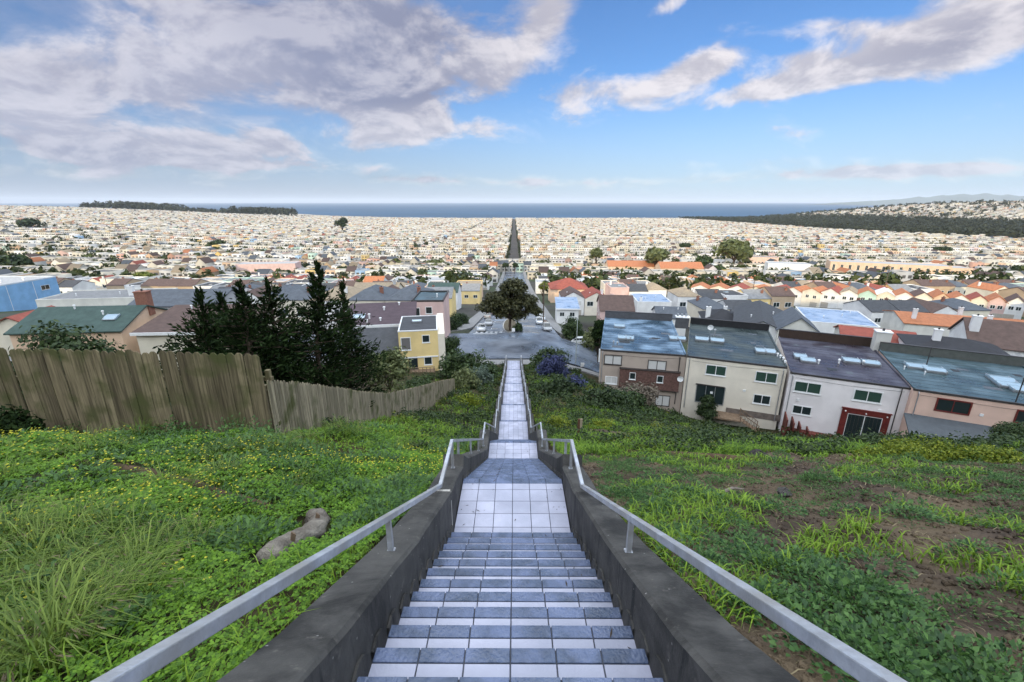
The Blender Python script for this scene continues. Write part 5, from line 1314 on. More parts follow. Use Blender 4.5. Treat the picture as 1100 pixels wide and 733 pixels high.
def conifer(label, base, top, rad, seed, n=5200, name='cypress_tree', lean=0.0):
    """leader with tiers of upswept ragged branches"""
    g = np.random.default_rng(seed); Hh = top - base[2]; r = empty(name, base, 0, label, 'tree')
    mb = MB(); mb.tube([(0, 0, -.5), (lean*.4, 0, Hh*.5), (lean, 0, Hh*.985)], [.17, .10, .015], bark, 8)
    segs = []; nb = 84
    for i in range(nb):
        t = (i+.5)/nb; t = t**.85; z0 = Hh*(.10 + .88*t); a = i*2.4 + g.normal()*.5
        prof = np.interp(t, [0, .3, .52, .68, .80, 1], [1.15, 1.2, .98, .46, .22, .05]); Lb = rad*prof*(.38+1.0*g.random()); up = Lb*(.10+.30*g.random()) + .15*(t > .6)
        x0 = lean*(z0/Hh)**1.3; p0 = np.array([x0, 0, z0]); p1 = p0 + [Lb*math.cos(a), Lb*math.sin(a), up*.35]; p2 = p1 + [Lb*.25*math.cos(a+.2), Lb*.25*math.sin(a+.2), up*.65]
        if Lb > .35: mb.tube([tuple(p0), tuple(p1)], [.035, .012], bark, 4, cap=False)
        segs.append((p0, p1, p2, Lb))
    mb.build('trunk', r)
    Ws = np.array([s[3]+.12 for s in segs]); pick = g.choice(len(segs), n, p=Ws/Ws.sum())
    A = np.array([s[0] for s in segs])[pick]; B = np.array([s[1] for s in segs])[pick]; Cc = np.array([s[2] for s in segs])[pick]; Lb = Ws[pick][:, None]
    u = (.15+.85*g.random((n, 1))); P = (1-u)**2*A + 2*u*(1-u)*(A*.35+B*.65) + u*u*Cc
    P = P + g.normal(size=(n, 3))*np.clip(Lb*.14, .035, .16); d = Cc - A; d /= np.linalg.norm(d, axis=1)[:, None]
    d = d + g.normal(0, .55, (n, 3)) + [0, 0, .35]; d /= np.linalg.norm(d, axis=1)[:, None]
    sd = np.cross(d, g.normal(size=(n, 3))); sd /= np.linalg.norm(sd, axis=1)[:, None]; s = (.10+.11*g.random((n, 1)))
    Vv = np.stack([P - d*s*.5, P - sd*s*.22, P + d*s, P + sd*s*.22], 1).reshape(-1, 3)
    np_mesh('crown', Vv, [np.arange(len(Vv)).reshape(-1, 4)], F_['cypress'], r); return r
def cyp(u, v, y, rad, seed, label, lean=0.0, n=5200):
    t = at_y(u, v, y); x = t.x - lean; b = (x, y, gz(x, y)); conifer(label, b, t.z, rad, seed, n, lean=lean)
cyp(213, 311, 16.5, 1.55, 1, 'dark cypress, shortest and leftmost of the clump behind the fences', .15)
cyp(236, 314, 18.0, 1.5, 2, 'dark cypress with short blunt top, second from the left in the clump', -.1)
cyp(257, 302, 16.0, 1.5, 3, 'slim topped dark cypress, third from the left in the clump', .1)
cyp(287, 299, 17.0, 1.9, 4, 'dark cypress right behind the corner of the two fences', .1, 6500)
cyp(343, 281, 18.0, 1.6, 5, 'tallest dark cypress of the clump, with its leaning pointed top', .9, 9000)
cyp(367, 301, 20.5, 1.0, 6, 'dark cypress at the right end of the clump, beside the brown roof', .2, 4200)
def on(x, y, dz=0): return (x, y, gz(x, y)+dz)
shrub('leafy_bush', 'large round dark bush looking over the left end of the tall fence', on(-13.2, 12.1), 2.3, 1.4, 3.25, F_['bush'], 130, 230, .075, .6, seed=3)
shrub('leafy_bush', 'smaller green bush just behind the tall fence, right of the large round bush', on(-11.0, 11.3), 1.2, .9, 2.3, F_['bush'], 60, 190, .07, .42, seed=4)
p = at_y(8, 450, 8.7); p.z = gz(p.x, p.y); shrub('dark_bush', 'near black leafy bush in front of the fence at the left edge', (p.x, p.y, p.z), .62, .5, .72, F_['cypress'], 22, 110, .06, .28, seed=5)
tree('willowy_tree', 'pale olive tree with airy crown in front of the yellow house', on(-9.6, 32), 5.2, 2.1, 2.3, .12, F_['olive'], 30, 90, .14, .8, .3, seed=6, bk=bark_pale)
tree('willowy_tree', 'thin grey twiggy tree between the cypresses and the pale olive tree', on(-11.6, 31), 4.2, 1.5, 1.7, .10, F_['dry'], 22, 70, .13, .7, .3, seed=16, bk=bark_pale)
shrub('wild_bush', 'broad olive green bush left of the foot of the stairs', on(-5.6, 50), 3.8, 2.8, 3.3, F_['bush'], 46, 110, .18, 1.1, seed=7)
shrub('wild_bush', 'silvery grey green bush against the lower stairs on the left', on(-3.6, 45), 1.5, 1.4, 2.3, F_['greygreen'], 22, 90, .13, .7, seed=8)
shrub('wild_bush', 'olive bush tucked beneath the end of the picket fence', on(-5.0, 42), 1.9, 1.5, 2.2, F_['olive'], 22, 90, .13, .7, seed=18)
shrub('flowering_bush', 'violet blue flowering bush right of the foot of the stairs', on(4.9, 52), 2.3, 1.6, 2.7, F_['purple'], 34, 110, .14, .9, seed=9)
shrub('flowering_bush', 'second violet blue bush, lower and nearer, with gaps showing green', on(6.6, 44), 1.5, 1.0, 1.6, F_['purple'], 16, 60, .12, .7, seed=29)
shrub('wild_bush', 'round green bush beside the road behind the violet bush', on(5.2, 60), 3.2, 1.8, 2.9, F_['bush'], 34, 100, .2, 1.0, seed=10)
shrub('wild_bush', 'dark spreading bush right of the lower stairs, nearest the violet bushes', on(4.2, 38.5), 2.2, 1.6, 1.6, F_['dark'], 24, 90, .14, .8, seed=11)
shrub('wild_bush', 'dark spreading bush on the right slope below the small wooden post', on(7.6, 35), 2.6, 1.9, 1.4, F_['dark'], 28, 90, .14, .8, seed=12)
shrub('wild_bush', 'low mid green bush between the dark bushes and the grey brown house', on(10.4, 39.5), 2.4, 1.8, 1.3, F_['bush'], 24, 90, .15, .8, seed=13)
shrub('dry_thicket', 'brown leafless thicket below the grey brown house', on(13.2, 44.5), 3.4, 1.8, 2.1, F_['dry'], 40, 120, .16, 1.0, seed=14)
shrub('flowering_bush', 'bright yellow green flowering clump right beside the stairs, halfway down', on(2.35, 21.5), .75, .7, .85, F_['yellow'], 18, 100, .055, .3, seed=15)
shrub('flowering_bush', 'yellow flowering clump on the left slope near the lower stairs', on(-3.6, 33), 1.5, 1.0, 1.0, F_['yellow'], 18, 90, .08, .5, seed=17)
shrub('flowering_bush', 'small yellow flowering clump right of the stairs below the wooden post', on(5.0, 23.0), .9, .7, .55, F_['yellow'], 14, 80, .055, .3, seed=19)
p = hit(757.5, 441, 0); p0 = on_z(757.5, 441, -23.0); shrub('round_shrub', 'clipped round dark shrub at the patio door of the cream house', (p0.x-.0, p0.y-.4, -23.5), 1.25, 1.25, 2.5, F_['dark'], 46, 150, .1, .5, seed=20)
def round_tree():
    b = at_y(1087, 491, 25); b.z = gz(b.x, b.y); r = tree('round_tree', 'round dark green tree on a leaning stem at the right edge', (b.x, b.y, b.z), at_y(1087, 455, 25).z-b.z, 1.3, 1.15, .08, F_['bush'], 60, 170, .07, .5, .25, seed=21)
round_tree()
for k, (u, v, s_, tx) in enumerate(((957, 494, 1.0, 'leftmost of the row'), (996, 493, 1.15, 'second from the left in the row'), (1034, 494, 1.0, 'third from the left in the row'), (1068, 497, .85, 'nearest the round dark tree'))):
    b = hit(u, v, 0); shrub('flowering_bush', f'low bush of yellow blossom below the salmon house, {tx}', (b.x, b.y, b.z-.1), 1.15*s_, .7*s_, .55*s_, F_['yellow'], 30, 130, .035, .26, seed=30+k, group='low yellow bushes below the salmon house', stems=False)
tree('columnar_cypress', 'tall columnar dark cypress beside the pale pink gabled house', on(14.6, 73.5, .2), 8.0, 1.15, 3.9, .15, F_['cypress'], 60, 90, .2, .75, .15, seed=22)
tree('round_tree', 'round dark tree between the pale pink and the dark shingled houses', on(21.5, 77), 8.2, 2.1, 2.3, .16, F_['dark'], 34, 90, .22, .9, .4, seed=23)
p = hit(899, 361, 0.5); tree('spiky_bush', 'round spiky green bush among the roofs behind the white house', (p.x, p.y+6, p.z-2), 6.0, 3.0, 2.8, .2, F_['bush'], 44, 100, .26, 1.0, .2, seed=24, cat='bush')
for k, (x, y, rx, h, mt, tx) in enumerate(((12.4, 90, 3.0, 4.4, 'bush', 'by the corner lamp post'), (15.6, 84, 3.0, 4.2, 'olive', 'hanging over the corner pavement'), (17.8, 79.5, 2.2, 3.8, 'dark', 'at the curve of the cross street'), (13.0, 98, 2.4, 4.0, 'dark', 'in front of the white corner house'), (19, 89, 2.6, 4.8, 'bush', 'under the pale pink house'))):
    shrub('garden_shrub', f'large garden shrub {tx}, right of the avenue', on(x, y), rx, rx*.8, h, F_[mt], 34, 90, .22, 1.1, seed=40+k, group='garden shrubs at the right street corner')
for k, (x, y, rx, h, mt, tx) in enumerate(((-13.0, 89.5, 2.2, 2.6, 'dark', 'nearest the cross street'), (-13.2, 96, 2.2, 3.2, 'bush', 'second from the cross street'), (-12.6, 104, 2.0, 3.0, 'dark', 'farthest up the pavement'), (-10.6, 69.5, 2.4, 3.0, 'bush', 'beside the yellow house'))):
    shrub('garden_shrub', f'garden shrub left of the avenue, {tx}', on(x, y), rx, rx*.8, h, F_[mt], 24, 90, .2, 1.0, seed=50+k, group='garden shrubs left of the avenue')
def median_tree():
    r = empty('gum_tree', on(-.8, 88.5, .1), 0, 'big dark dense tree on the median of the avenue', 'tree')
    C = []
    g = np.random.default_rng(61)
    for (cx, cz, rx, rz, n) in ((.4, 8.0, 2.7, 2.3, 44), (-2.7, 5.9, 2.5, 2.0, 40), (2.9, 5.3, 2.6, 2.1, 40), (0, 5.0, 3.0, 2.2, 34), (-4.6, 4.4, 1.6, 1.3, 16), (4.9, 3.8, 1.6, 1.4, 16), (-1.6, 3.4, 1.7, 1.4, 16), (1.7, 3.0, 1.6, 1.3, 16)):
        c = blob_centres(n, rx, rx*.95, rz, .7, int(cx*10+60)); c += np.array([cx, 0, cz]); C.append(np.concatenate([c, .75+.45*g.random((n, 1))], 1))
    C = np.concatenate(C); limbs(r, .38, (.1, 0, 2.6), [c[:3] for c in C[::7]], bark, seed=4); crown('crown', C, 95, .26, F_['gum'], r, .8)
    shrub('median_shrub', 'low green shrub at the foot of the big median tree', on(.9, 87.6, .1), 1.3, 1.0, 1.7, F_['bush'], 20, 80, .15, .6, seed=62)
median_tree()
def town_tree(u, v, hpx, wpx, mt, label, name='town_tree', seed=1, bare=.35):
    b = hit(u, v, 0.0); k = mpp(b); H_ = hpx*k; rx = wpx*k/2; rz = min(H_*.42, rx*1.0)
    tree(name, label, (b.x, b.y, b.z), H_, rx, rz, rx*.07+.05, F_[mt], 30, 46, rx*.13, rx*.36, bare, seed=seed)
TT = [(703, 296, 30, 30, 'olive', 'light green bushy tree between the two pink school halls'), (640, 292, 26, 17, 'olive', 'yellow green tree left of the pink school halls'), (754, 296, 22, 22, 'bush', 'green tree at the right end of the pink school halls'),
      (787, 292, 36, 42, 'olive', 'tall spreading tree on bare trunk right of the school halls'), (770, 297, 12, 20, 'bush', 'low bushy green tree below the tall spreading tree'), (583, 327, 24, 12, 'lime', 'yellow green street tree by the red hipped roof'),
      (12, 298, 24, 46, 'dark', 'dark broad tree at the left edge above the blue hall'), (155, 308, 16, 26, 'lime', 'yellowish tree among the sunlit gables left of the cypresses'), (426, 291, 14, 14, 'olive', 'olive tree left of the white flat roofed building'),
      (543, 294, 12, 8, 'dark', 'small dark street tree, left of a pair at the end of the avenue'), (553, 294, 12, 8, 'dark', 'small dark street tree, right of a pair at the end of the avenue'), (468, 291, 12, 22, 'olive', 'wide olive tree left of the avenue in the mid town'),
      (35, 248, 13, 22, 'dark', 'dark clump of trees far up on the left hillside'), (369, 254, 20, 14, 'dark', 'tall dark tree far off left of centre'), (305, 300, 10, 18, 'bush', 'small round tree among the roofs behind the cypresses'),
      (1095, 300, 16, 20, 'dark', 'dark tree at the right edge below the park woods'), (1010, 275, 10, 18, 'dark', 'dark tree just above the tan apartment block'), (236, 268, 10, 18, 'dark', 'dark tree far off left above the pink building'), (735, 270, 9, 14, 'dark', 'dark tree far beyond the pink school halls')]
for k, t in enumerate(TT): town_tree(*t[:5], t[5], seed=70+k)

# ------------------------------------------------------------------ what grows on the open slope
def patch(x, y, f=1.0, s=0.0):
    return .5 + .25*np.sin(x*.9*f+1.1+s)*np.sin(y*.8*f-.5*x*f+s) + .18*np.sin(x*2.3*f-y*1.1*f+2*s)*np.sin(y*2.1*f+.6+s) + .10*np.sin(x*5.1*f+s)*np.sin(y*4.7*f+x*f)
def scatter(n, x0, x1, y0, y1, d0=2.6, pw=1.6, seed=0):
    g = np.random.default_rng(seed); X = x0+(x1-x0)*g.random(n); Y = y0+(y1-y0)*g.random(n); Z = surf(X, Y)
    d = np.sqrt(X*X+Y*Y+Z*Z); dep = Y*CP - Z*SP
    k = (g.random(n) < np.minimum(1, (d0/d)**pw)) & (dep > .4) & (np.abs(X) < 1.30*dep + .6) & (np.abs(X-XS) > 1.40)
    k &= ((Y*SP + Z*CP) > -.92*dep)
    return X[k], Y[k], Z[k], d[k], g
def fan(P, nrm, dirv, ln, wd, fold=.18):
    """one folded leaf per point: stalk end, two shoulders, tip"""
    sd = np.cross(nrm, dirv); sd /= np.linalg.norm(sd, axis=1)[:, None] + 1e-9
    V = np.stack([P, P + dirv*ln*.55 - sd*wd*.5 + nrm*wd*fold, P + dirv*ln, P + dirv*ln*.55 + sd*wd*.5 + nrm*wd*fold], 1).reshape(-1, 3)
    return V
def unit(a): return a / (np.linalg.norm(a, axis=1)[:, None] + 1e-9)
def trefoils(X, Y, Z, h, s, g):
    n = len(X); nrm = unit(np.stack([g.normal(0, .32, n), g.normal(0, .32, n), np.ones(n)], 1)); a0 = g.random(n)*6.28; VS = []
    P = np.stack([X, Y, Z+h], 1)
    for k in range(3):
        a = a0 + k*2.094; d = np.stack([np.cos(a), np.sin(a), np.zeros(n)], 1); d = unit(d - nrm*np.sum(d*nrm, 1)[:, None]); VS.append(fan(P, nrm, d, s[:, None], s[:, None]*.95))
    return np.concatenate(VS)
def blades(X, Y, Z, h, w, lean, g, az=None):
    """arched blades of two quads and a tip"""
    n = len(X); a = g.random(n)*6.28 if az is None else az; d = np.stack([np.cos(a), np.sin(a), np.zeros(n)], 1); sd = np.stack([-np.sin(a), np.cos(a), np.zeros(n)], 1)
    B = np.stack([X, Y, Z-.02], 1); up = np.array([0, 0, 1.0]); hh, ww, ll = h[:, None], w[:, None], lean[:, None]
    M1 = B + up*hh*.45 + d*ll*hh*.18; M2 = B + up*hh*.82 + d*ll*hh*.55; T = B + up*hh*(1.0-.28*ll) + d*ll*hh*1.1
    V = np.stack([B-sd*ww*.4, B+sd*ww*.4, M1+sd*ww*.5, M1-sd*ww*.5, M2+sd*ww*.38, M2-sd*ww*.38, T], 1).reshape(-1, 3)
    i = np.arange(n)[:, None]*7
    return V, np.concatenate([i+np.array([[0,1,2,3]]), i+np.array([[3,2,4,5]])]), i+np.array([[5,4,6]])
def st(o, label, cat): return tag(o, label, cat, kind='stuff')
def leaf_sheet(name, V, mat, label, cat): return st(np_mesh(name, V, [np.arange(len(V)).reshape(-1, 4)], mat), label, cat)

def clumps(pts, g, lmin, lmax, nmin, nmax, rad, hgt):
    """leafy rosettes: leaves standing out all round a centre"""
    VV = []
    for (x, y, s) in pts:
        m = int(nmin+(nmax-nmin)*g.random()); a = g.random(m)*6.28; r = rad*s*np.sqrt(g.random(m)); X, Y = x+r*np.cos(a), y+r*np.sin(a); k = np.abs(X-XS) > 1.40
        X, Y, a, r = X[k], Y[k], a[k], r[k]; m = len(X); Z = surf(X, Y) + hgt*s*(1-(r/(rad*s))**2)*g.random(m) + .02
        el = .9*(1-r/(rad*s)) + .25*g.random(m); aa = a+g.normal(0, .5, m); dv = unit(np.stack([np.cos(aa)*np.cos(el), np.sin(aa)*np.cos(el), np.sin(el)], 1)); nrm = unit(np.stack([-np.cos(aa)*np.sin(el), -np.sin(aa)*np.sin(el), np.cos(el)], 1)+g.normal(0, .4, (m, 3)))
        ln = (lmin+(lmax-lmin)*g.random(m))*s**.5; VV.append(fan(np.stack([X, Y, Z], 1), nrm, dv, ln[:, None], ln[:, None]*(.42+.3*g.random((m, 1))), .32))
    return np.concatenate(VV)
LOGP = [hit(u, v, 0) for u, v in ((288, 606), (300, 596), (315, 588), (330, 581), (341, 573), (344, 564), (336, 558))]
def clear_of(X, Y, r=.26):
    d = np.full(np.shape(X), 1e9)
    for q in LOGP: d = np.minimum(d, np.hypot(X-q.x, (Y-q.y)*.8+np.where(Y < q.y, .05, 0)))
    return d > r
def left_slope():
    # clover carpet
    X, Y, Z, d, g = scatter(620000, -15.5, -1.40, .4, 14.5, 3.2, 1.35, 1)
    pn = patch(X, Y, .8); k = g.random(len(X)) < np.clip(pn*1.9-.25, .12, 1); X, Y, Z, d, pn = X[k], Y[k], Z[k], d[k], pn[k]
    k = (np.abs(trench(X, Y)) > .16) & clear_of(X, Y, .17); X, Y, Z, d, pn = X[k], Y[k], Z[k], d[k], pn[k]
    h = .03 + .26*pn*g.random(len(X))**.7; s = (.016+.016*g.random(len(X)))*(1+np.maximum(0, d-3.5)*.09)
    leaf_sheet('clover', trefoils(X, Y, Z, h, s, g), F_['clover'], 'bright green clover carpet covering the left slope', 'ground cover')
    # coarser dark weeds in drifts
    X, Y, Z, d, g = scatter(330000, -15.5, -1.42, .6, 14, 3.2, 1.4, 2)
    pn = patch(X, Y, 1.1, 2.0); k = (pn > .56) & (np.abs(trench(X, Y)) > .12) & clear_of(X, Y, .22); X, Y, Z, d, pn = X[k], Y[k], Z[k], d[k], pn[k]; n = len(X)
    a = g.random(n)*6.28; dv = unit(np.stack([np.cos(a), np.sin(a), .25+.6*g.random(n)], 1)); nrm = unit(np.cross(dv, np.cross(np.array([0, 0, 1.0]), dv)) + 1e-6)
    ln = (.045+.055*g.random(n))*(1+np.maximum(0, d-4)*.05); P = np.stack([X, Y, Z+.06+.34*(pn-.5)*3*g.random(n)], 1)
    leaf_sheet('weeds', fan(P, nrm, dv, ln[:, None], ln[:, None]*.42), F_['weed'], 'darker broad leaved weeds growing in drifts through the clover', 'weeds')
    # grass: short everywhere, long arching tussocks at the lower left
    X, Y, Z, d, g = scatter(170000, -15.5, -1.42, .4, 14.5, 2.8, 1.3, 3); k = clear_of(X, Y, .36) & (g.random(len(X)) < .25+.9*(patch(X, Y, .9, 7.0) > .55)); X, Y, Z, d = X[k], Y[k], Z[k], d[k]; n = len(X)
    V1, Q1, T1 = blades(X, Y, Z, (.09+.17*g.random(n)), (.005+.005*g.random(n))*(1+np.maximum(0, d-3)*.15), .3+.9*g.random(n), g)
    st(np_mesh('grass', V1, [Q1, T1], F_['bright']), 'short spring grass among the clover on the left', 'grass')
    XX, YY = [], []
    g = np.random.default_rng(4); AZ = []; HH = []
    for i in range(120):
        if i < 74: cx, cy = -2.5-3.0*g.random(), 1.0+2.6*g.random()
        else: cx, cy = -1.9-11*g.random(), 3+9*g.random()
        m = int(60+70*g.random()); r = .03+.16*g.random(m); a = g.random(m)*6.28; XX.append(cx+r*np.cos(a)); YY.append(cy+r*np.sin(a)); w_ = g.random()*6.28; AZ.append(a+g.normal(0, .7, m)); HH.append((.22+.30*g.random())*(.6+.5*g.random(m)))
    X, Y, AZ, HH = map(np.concatenate, (XX, YY, AZ, HH)); k = (np.abs(X-XS) > 1.45) & clear_of(X, Y, .7); X, Y, AZ, HH = X[k], Y[k], AZ[k], HH[k]; Z = surf(X, Y); n = len(X)
    V1, Q1, T1 = blades(X, Y, Z, HH, .006+.006*g.random(n), .5+1.0*g.random(n), g, AZ)
    st(np_mesh('tussock_grass', V1, [Q1, T1], F_['grass']), 'long arching tussock grass at the lower left', 'grass')
    # pale nodding seed heads over the tussocks
    k = g.random(n) < .07; X2, Y2, A2, H2_ = X[k], Y[k], AZ[k], HH[k]; m = len(X2); VV = []
    for q in range(9):
        t = .55+.05*q; zz = surf(X2, Y2)+H2_*(1.15*t-.25*t*t*1.2); P = np.stack([X2+np.cos(A2)*H2_*.85*t*t, Y2+np.sin(A2)*H2_*.85*t*t, zz], 1) + g.normal(0, .012, (m, 3))
        dv = unit(np.stack([np.cos(A2), np.sin(A2), -.35+0*A2], 1)+g.normal(0, .35, (m, 3))); VV.append(fan(P, unit(g.normal(size=(m, 3))), dv, np.full((m, 1), .05), np.full((m, 1), .009)))
    leaf_sheet('seed_heads', np.concatenate(VV), F_['straw'], 'pale nodding seed heads over the long grass', 'grass')
    # taller leafy clumps standing out of the carpet
    g = np.random.default_rng(44); pts = [(-1.7-12*g.random()**1.3, .9+11.5*g.random(), .5+.9*g.random()) for _ in range(420)]; pts = [p for p in pts if patch(p[0], p[1], .9, 2.6) > .50 and clear_of(np.array(p[0]), np.array(p[1]), .55)]
    leaf_sheet('tall_weeds', clumps(pts, g, .025, .065, 110, 220, .26, .42), F_['weed'], 'taller leafy weeds standing out of the clover on the left', 'weeds')
    # oxalis blossom
    X, Y, Z, d, g = scatter(60000, -15, -1.5, 1.5, 13, 4, 1.0, 6); pn = patch(X, Y, .7, 4.0) + .35*np.exp(-((Y-7.2)/1.8)**2); k = (pn > .66) & (g.random(len(X)) < np.clip((pn-.6)*2.2, 0, .55)); X, Y, Z, d = X[k], Y[k], Z[k], d[k]; n = len(X); a0 = g.random(n)*6.28; VV = []
    P = np.stack([X, Y, Z+.16+.16*g.random(n)], 1); tl = unit(np.stack([g.normal(0, .5, n), g.normal(0, .5, n)-.3, np.ones(n)], 1))
    for q in range(4):
        a = a0+q*1.571; dv = np.stack([np.cos(a), np.sin(a), .5+0*a], 1); VV.append(fan(P, tl, unit(dv), np.full((n, 1), .014)*(1+np.maximum(0, d-4)[:, None]*.06), np.full((n, 1), .012)*(1+np.maximum(0, d-4)[:, None]*.06)))
    leaf_sheet('oxalis_flowers', np.concatenate(VV), F_['petals'], 'small yellow oxalis flowers scattered over the left slope', 'flowers')
TRP = [(lambda q: (q.x, q.y))(hit(u, v, 0)) for u, v in ((62, 496), (110, 502), (160, 511), (205, 523), (248, 538), (296, 552))]
def trench(X, Y):
    d = np.full(np.shape(X), 1e9)
    for (ax, ay), (bx, by) in zip(TRP[:-1], TRP[1:]):
        vx, vy = bx-ax, by-ay; t = np.clip(((X-ax)*vx+(Y-ay)*vy)/(vx*vx+vy*vy), 0, 1); d = np.minimum(d, np.hypot(X-ax-t*vx, Y-ay-t*vy))
    return d
left_slope()

def right_slope():
    g = np.random.default_rng(21); pts = []
    for (u, v, s) in ((825, 600, 1.3), (760, 545, 1.0), (838, 548, 1.25), (735, 520, .9), (700, 525, 1.1), (650, 512, 1.0), (735, 600, 1.0), (800, 590, 1.1), (940, 607, 1.0), (975, 560, 1.0), (905, 555, .9), (870, 640, 1.1), (900, 660, 1.2), (960, 690, 1.3), (1010, 715, 1.3), (930, 720, 1.3), (870, 690, 1.2), (820, 655, 1.0), (1060, 725, 1.2), (1080, 640, .9), (1040, 600, .9), (690, 545, .8), (1070, 560, .8), (990, 520, 1.0), (930, 515, 1.1), (880, 520, 1.2), (1040, 510, 1.0)):
        b = hit(u, v, 0)
        pts.append((b.x, b.y, s*.9))
    for i in range(75): pts.append((2.5+11.5*g.random(), 2.6+12*g.random(), .55+.7*g.random()))
    for i in range(70): pts.append((1.5+.5*g.random()+.35*g.random()*3, .7+6*g.random()**1.3, .45+.6*g.random()))
    leaf_sheet('broad_weeds', clumps(pts, g, .022, .058, 190, 330, .30, .24), F_['broad'], 'broad leaved weed clumps on the brown soil right of the stairs', 'weeds')
    pts = [(1.5+12*g.random(), 2+15*g.random()**.9, .35+.5*g.random()) for _ in range(2600)]; pts = [p for p in pts if patch(p[0], p[1], .7, 1.0) > .37+.09*(p[0] > 4.5)]
    leaf_sheet('small_weeds', clumps(pts, g, .022, .05, 50, 110, .28, .13), F_['weed'], 'small weed rosettes dotted over the brown soil', 'weeds')
    X, Y, Z, d, g = scatter(420000, 1.42, 17, .5, 19, 3.2, 1.25, 22); pn = patch(X, Y, 1.0, 5.0) + .24*sst((Y-9)/6) - .08*sst((X-4)/4) - .06*sst((5-X)/3); k = (pn > .555) & (g.random(len(X)) < .7); X, Y, Z, d = X[k], Y[k], Z[k], d[k]; n = len(X)
    V1, Q1, T1 = blades(X, Y, Z, (.06+.15*g.random(n)), (.007+.006*g.random(n))*(1+np.maximum(0, d-3)*.13), .4+.9*g.random(n), g); st(np_mesh('grass', V1, [Q1, T1], F_['bright']), 'fresh green grass tufts on the brown soil on the right', 'grass')
    X, Y, Z, d, g = scatter(150000, 1.42, 17, .5, 17, 3.2, 1.3, 23); n = len(X); k = g.random(n) < .5; X, Y, Z, d = X[k], Y[k], Z[k], d[k]; n = len(X)
    V1, Q1, T1 = blades(X, Y, Z-.02, (.03+.05*g.random(n)), (.005+.004*g.random(n))*(1+np.maximum(0, d-3)*.1), 1.2+1.2*g.random(n), g); st(np_mesh('straw_litter', V1, [Q1, T1], F_['straw']), 'dry straw and stalks lying on the soil', 'straw')
    # clods and stones
    X, Y, Z, d, g = scatter(110000, 1.45, 16, .5, 17, 3.0, 1.2, 24); n = len(X); s = (.006+.026*g.random(n)**3)*(1+np.maximum(0, d-3)*.06); cube = np.array([(-1,-1,-.6),(1,-1,-.6),(1,1,-.6),(-1,1,-.6),(-.7,-.7,.6),(.7,-.7,.6),(.7,.7,.6),(-.7,.7,.6)], float)
    P = cube[None]*(.7+.6*g.random((n, 8, 3)))*s[:, None, None]; a = g.random(n)*6.28; c, sn = np.cos(a), np.sin(a); Vv = np.stack([P[..., 0]*c[:, None]-P[..., 1]*sn[:, None], P[..., 0]*sn[:, None]+P[..., 1]*c[:, None], P[..., 2]], 2)+np.stack([X, Y, Z], 1)[:, None]
    i = np.arange(n)[:, None, None]*8; Fq = (i + np.array([(0,3,2,1),(4,5,6,7),(0,1,5,4),(1,2,6,5),(2,3,7,6),(3,0,4,7)])[None]).reshape(-1, 4); st(np_mesh('soil_clods', Vv.reshape(-1, 3), [Fq], soil), 'brown clods and crumbs of soil on the right slope', 'soil')
right_slope()

def lower_slope():
    def region(n, seed):
        g = np.random.default_rng(seed); Y = 12+51*g.random(n)**1.35; X = (g.random(n)*2-1)*(7+Y*1.05); d = np.hypot(X, Y)
        k = (np.abs(X-XS) > 1.42) & (X > -7-.1*Y) & ~((X < -5.4) & (Y > 9.2) & (Y < 41) & (X > -7.2) & False)
        k &= ~((X > 9.5) & (Y > 51.5-(X-10.8)*.45)) & ~((X < -8.5) & (Y > 50)) & (Y < 63.2)
        return X[k], Y[k], surf(X[k], Y[k]), np.hypot(X[k], Y[k]), g
    X, Y, Z, d, g = region(210000, 31); pn = patch(X, Y, .45, 1.5); k = g.random(len(X)) < np.clip(pn*1.7-.15-.35*sst((Y-22)/14), .06, 1); X, Y, Z, d, pn = X[k], Y[k], Z[k], d[k], pn[k]; n = len(X)
    V1, Q1, T1 = blades(X, Y, Z, (.14+.34*pn*g.random(n)), (.010+.006*g.random(n))*(1+d*.055), .4+.9*g.random(n), g); st(np_mesh('grass', V1, [Q1, T1], F_['hill']), 'green grass over the lower slope down to the houses', 'grass')
    X, Y, Z, d, g = region(9500, 32); pn = patch(X, Y, .5, 3.3) + .16*sst((Y-20)/12); k = pn > .54; X, Y, Z, d = X[k], Y[k], Z[k], d[k]; n = len(X); R_ = (.18+.30*g.random(n))*(1+d*.010)
    Vv, F = leaf_cloud(np.stack([X, Y, Z+R_*.45, R_], 1), 52, 1.0, (.030+.0016*d)[:, None, None], .75); st(np_mesh('scrub', Vv, [F], F_['bush']), 'low dark scrub spread through the grass of the lower slope', 'scrub')
    X, Y, Z, d, g = region(2600, 33); pn = patch(X, Y, .35, 6.1); k = pn > .60; X, Y, Z, d = X[k], Y[k], Z[k], d[k]; n = len(X); R_ = (.15+.25*g.random(n))*(1+d*.010)
    Vv, F = leaf_cloud(np.stack([X, Y, Z+R_*.5, R_], 1), 40, 1.0, (.028+.0015*d)[:, None, None], .7); st(np_mesh('sunny_scrub', Vv, [F], F_['lime']), 'yellow green wild plants in patches on the lower slope', 'scrub')
lower_slope()

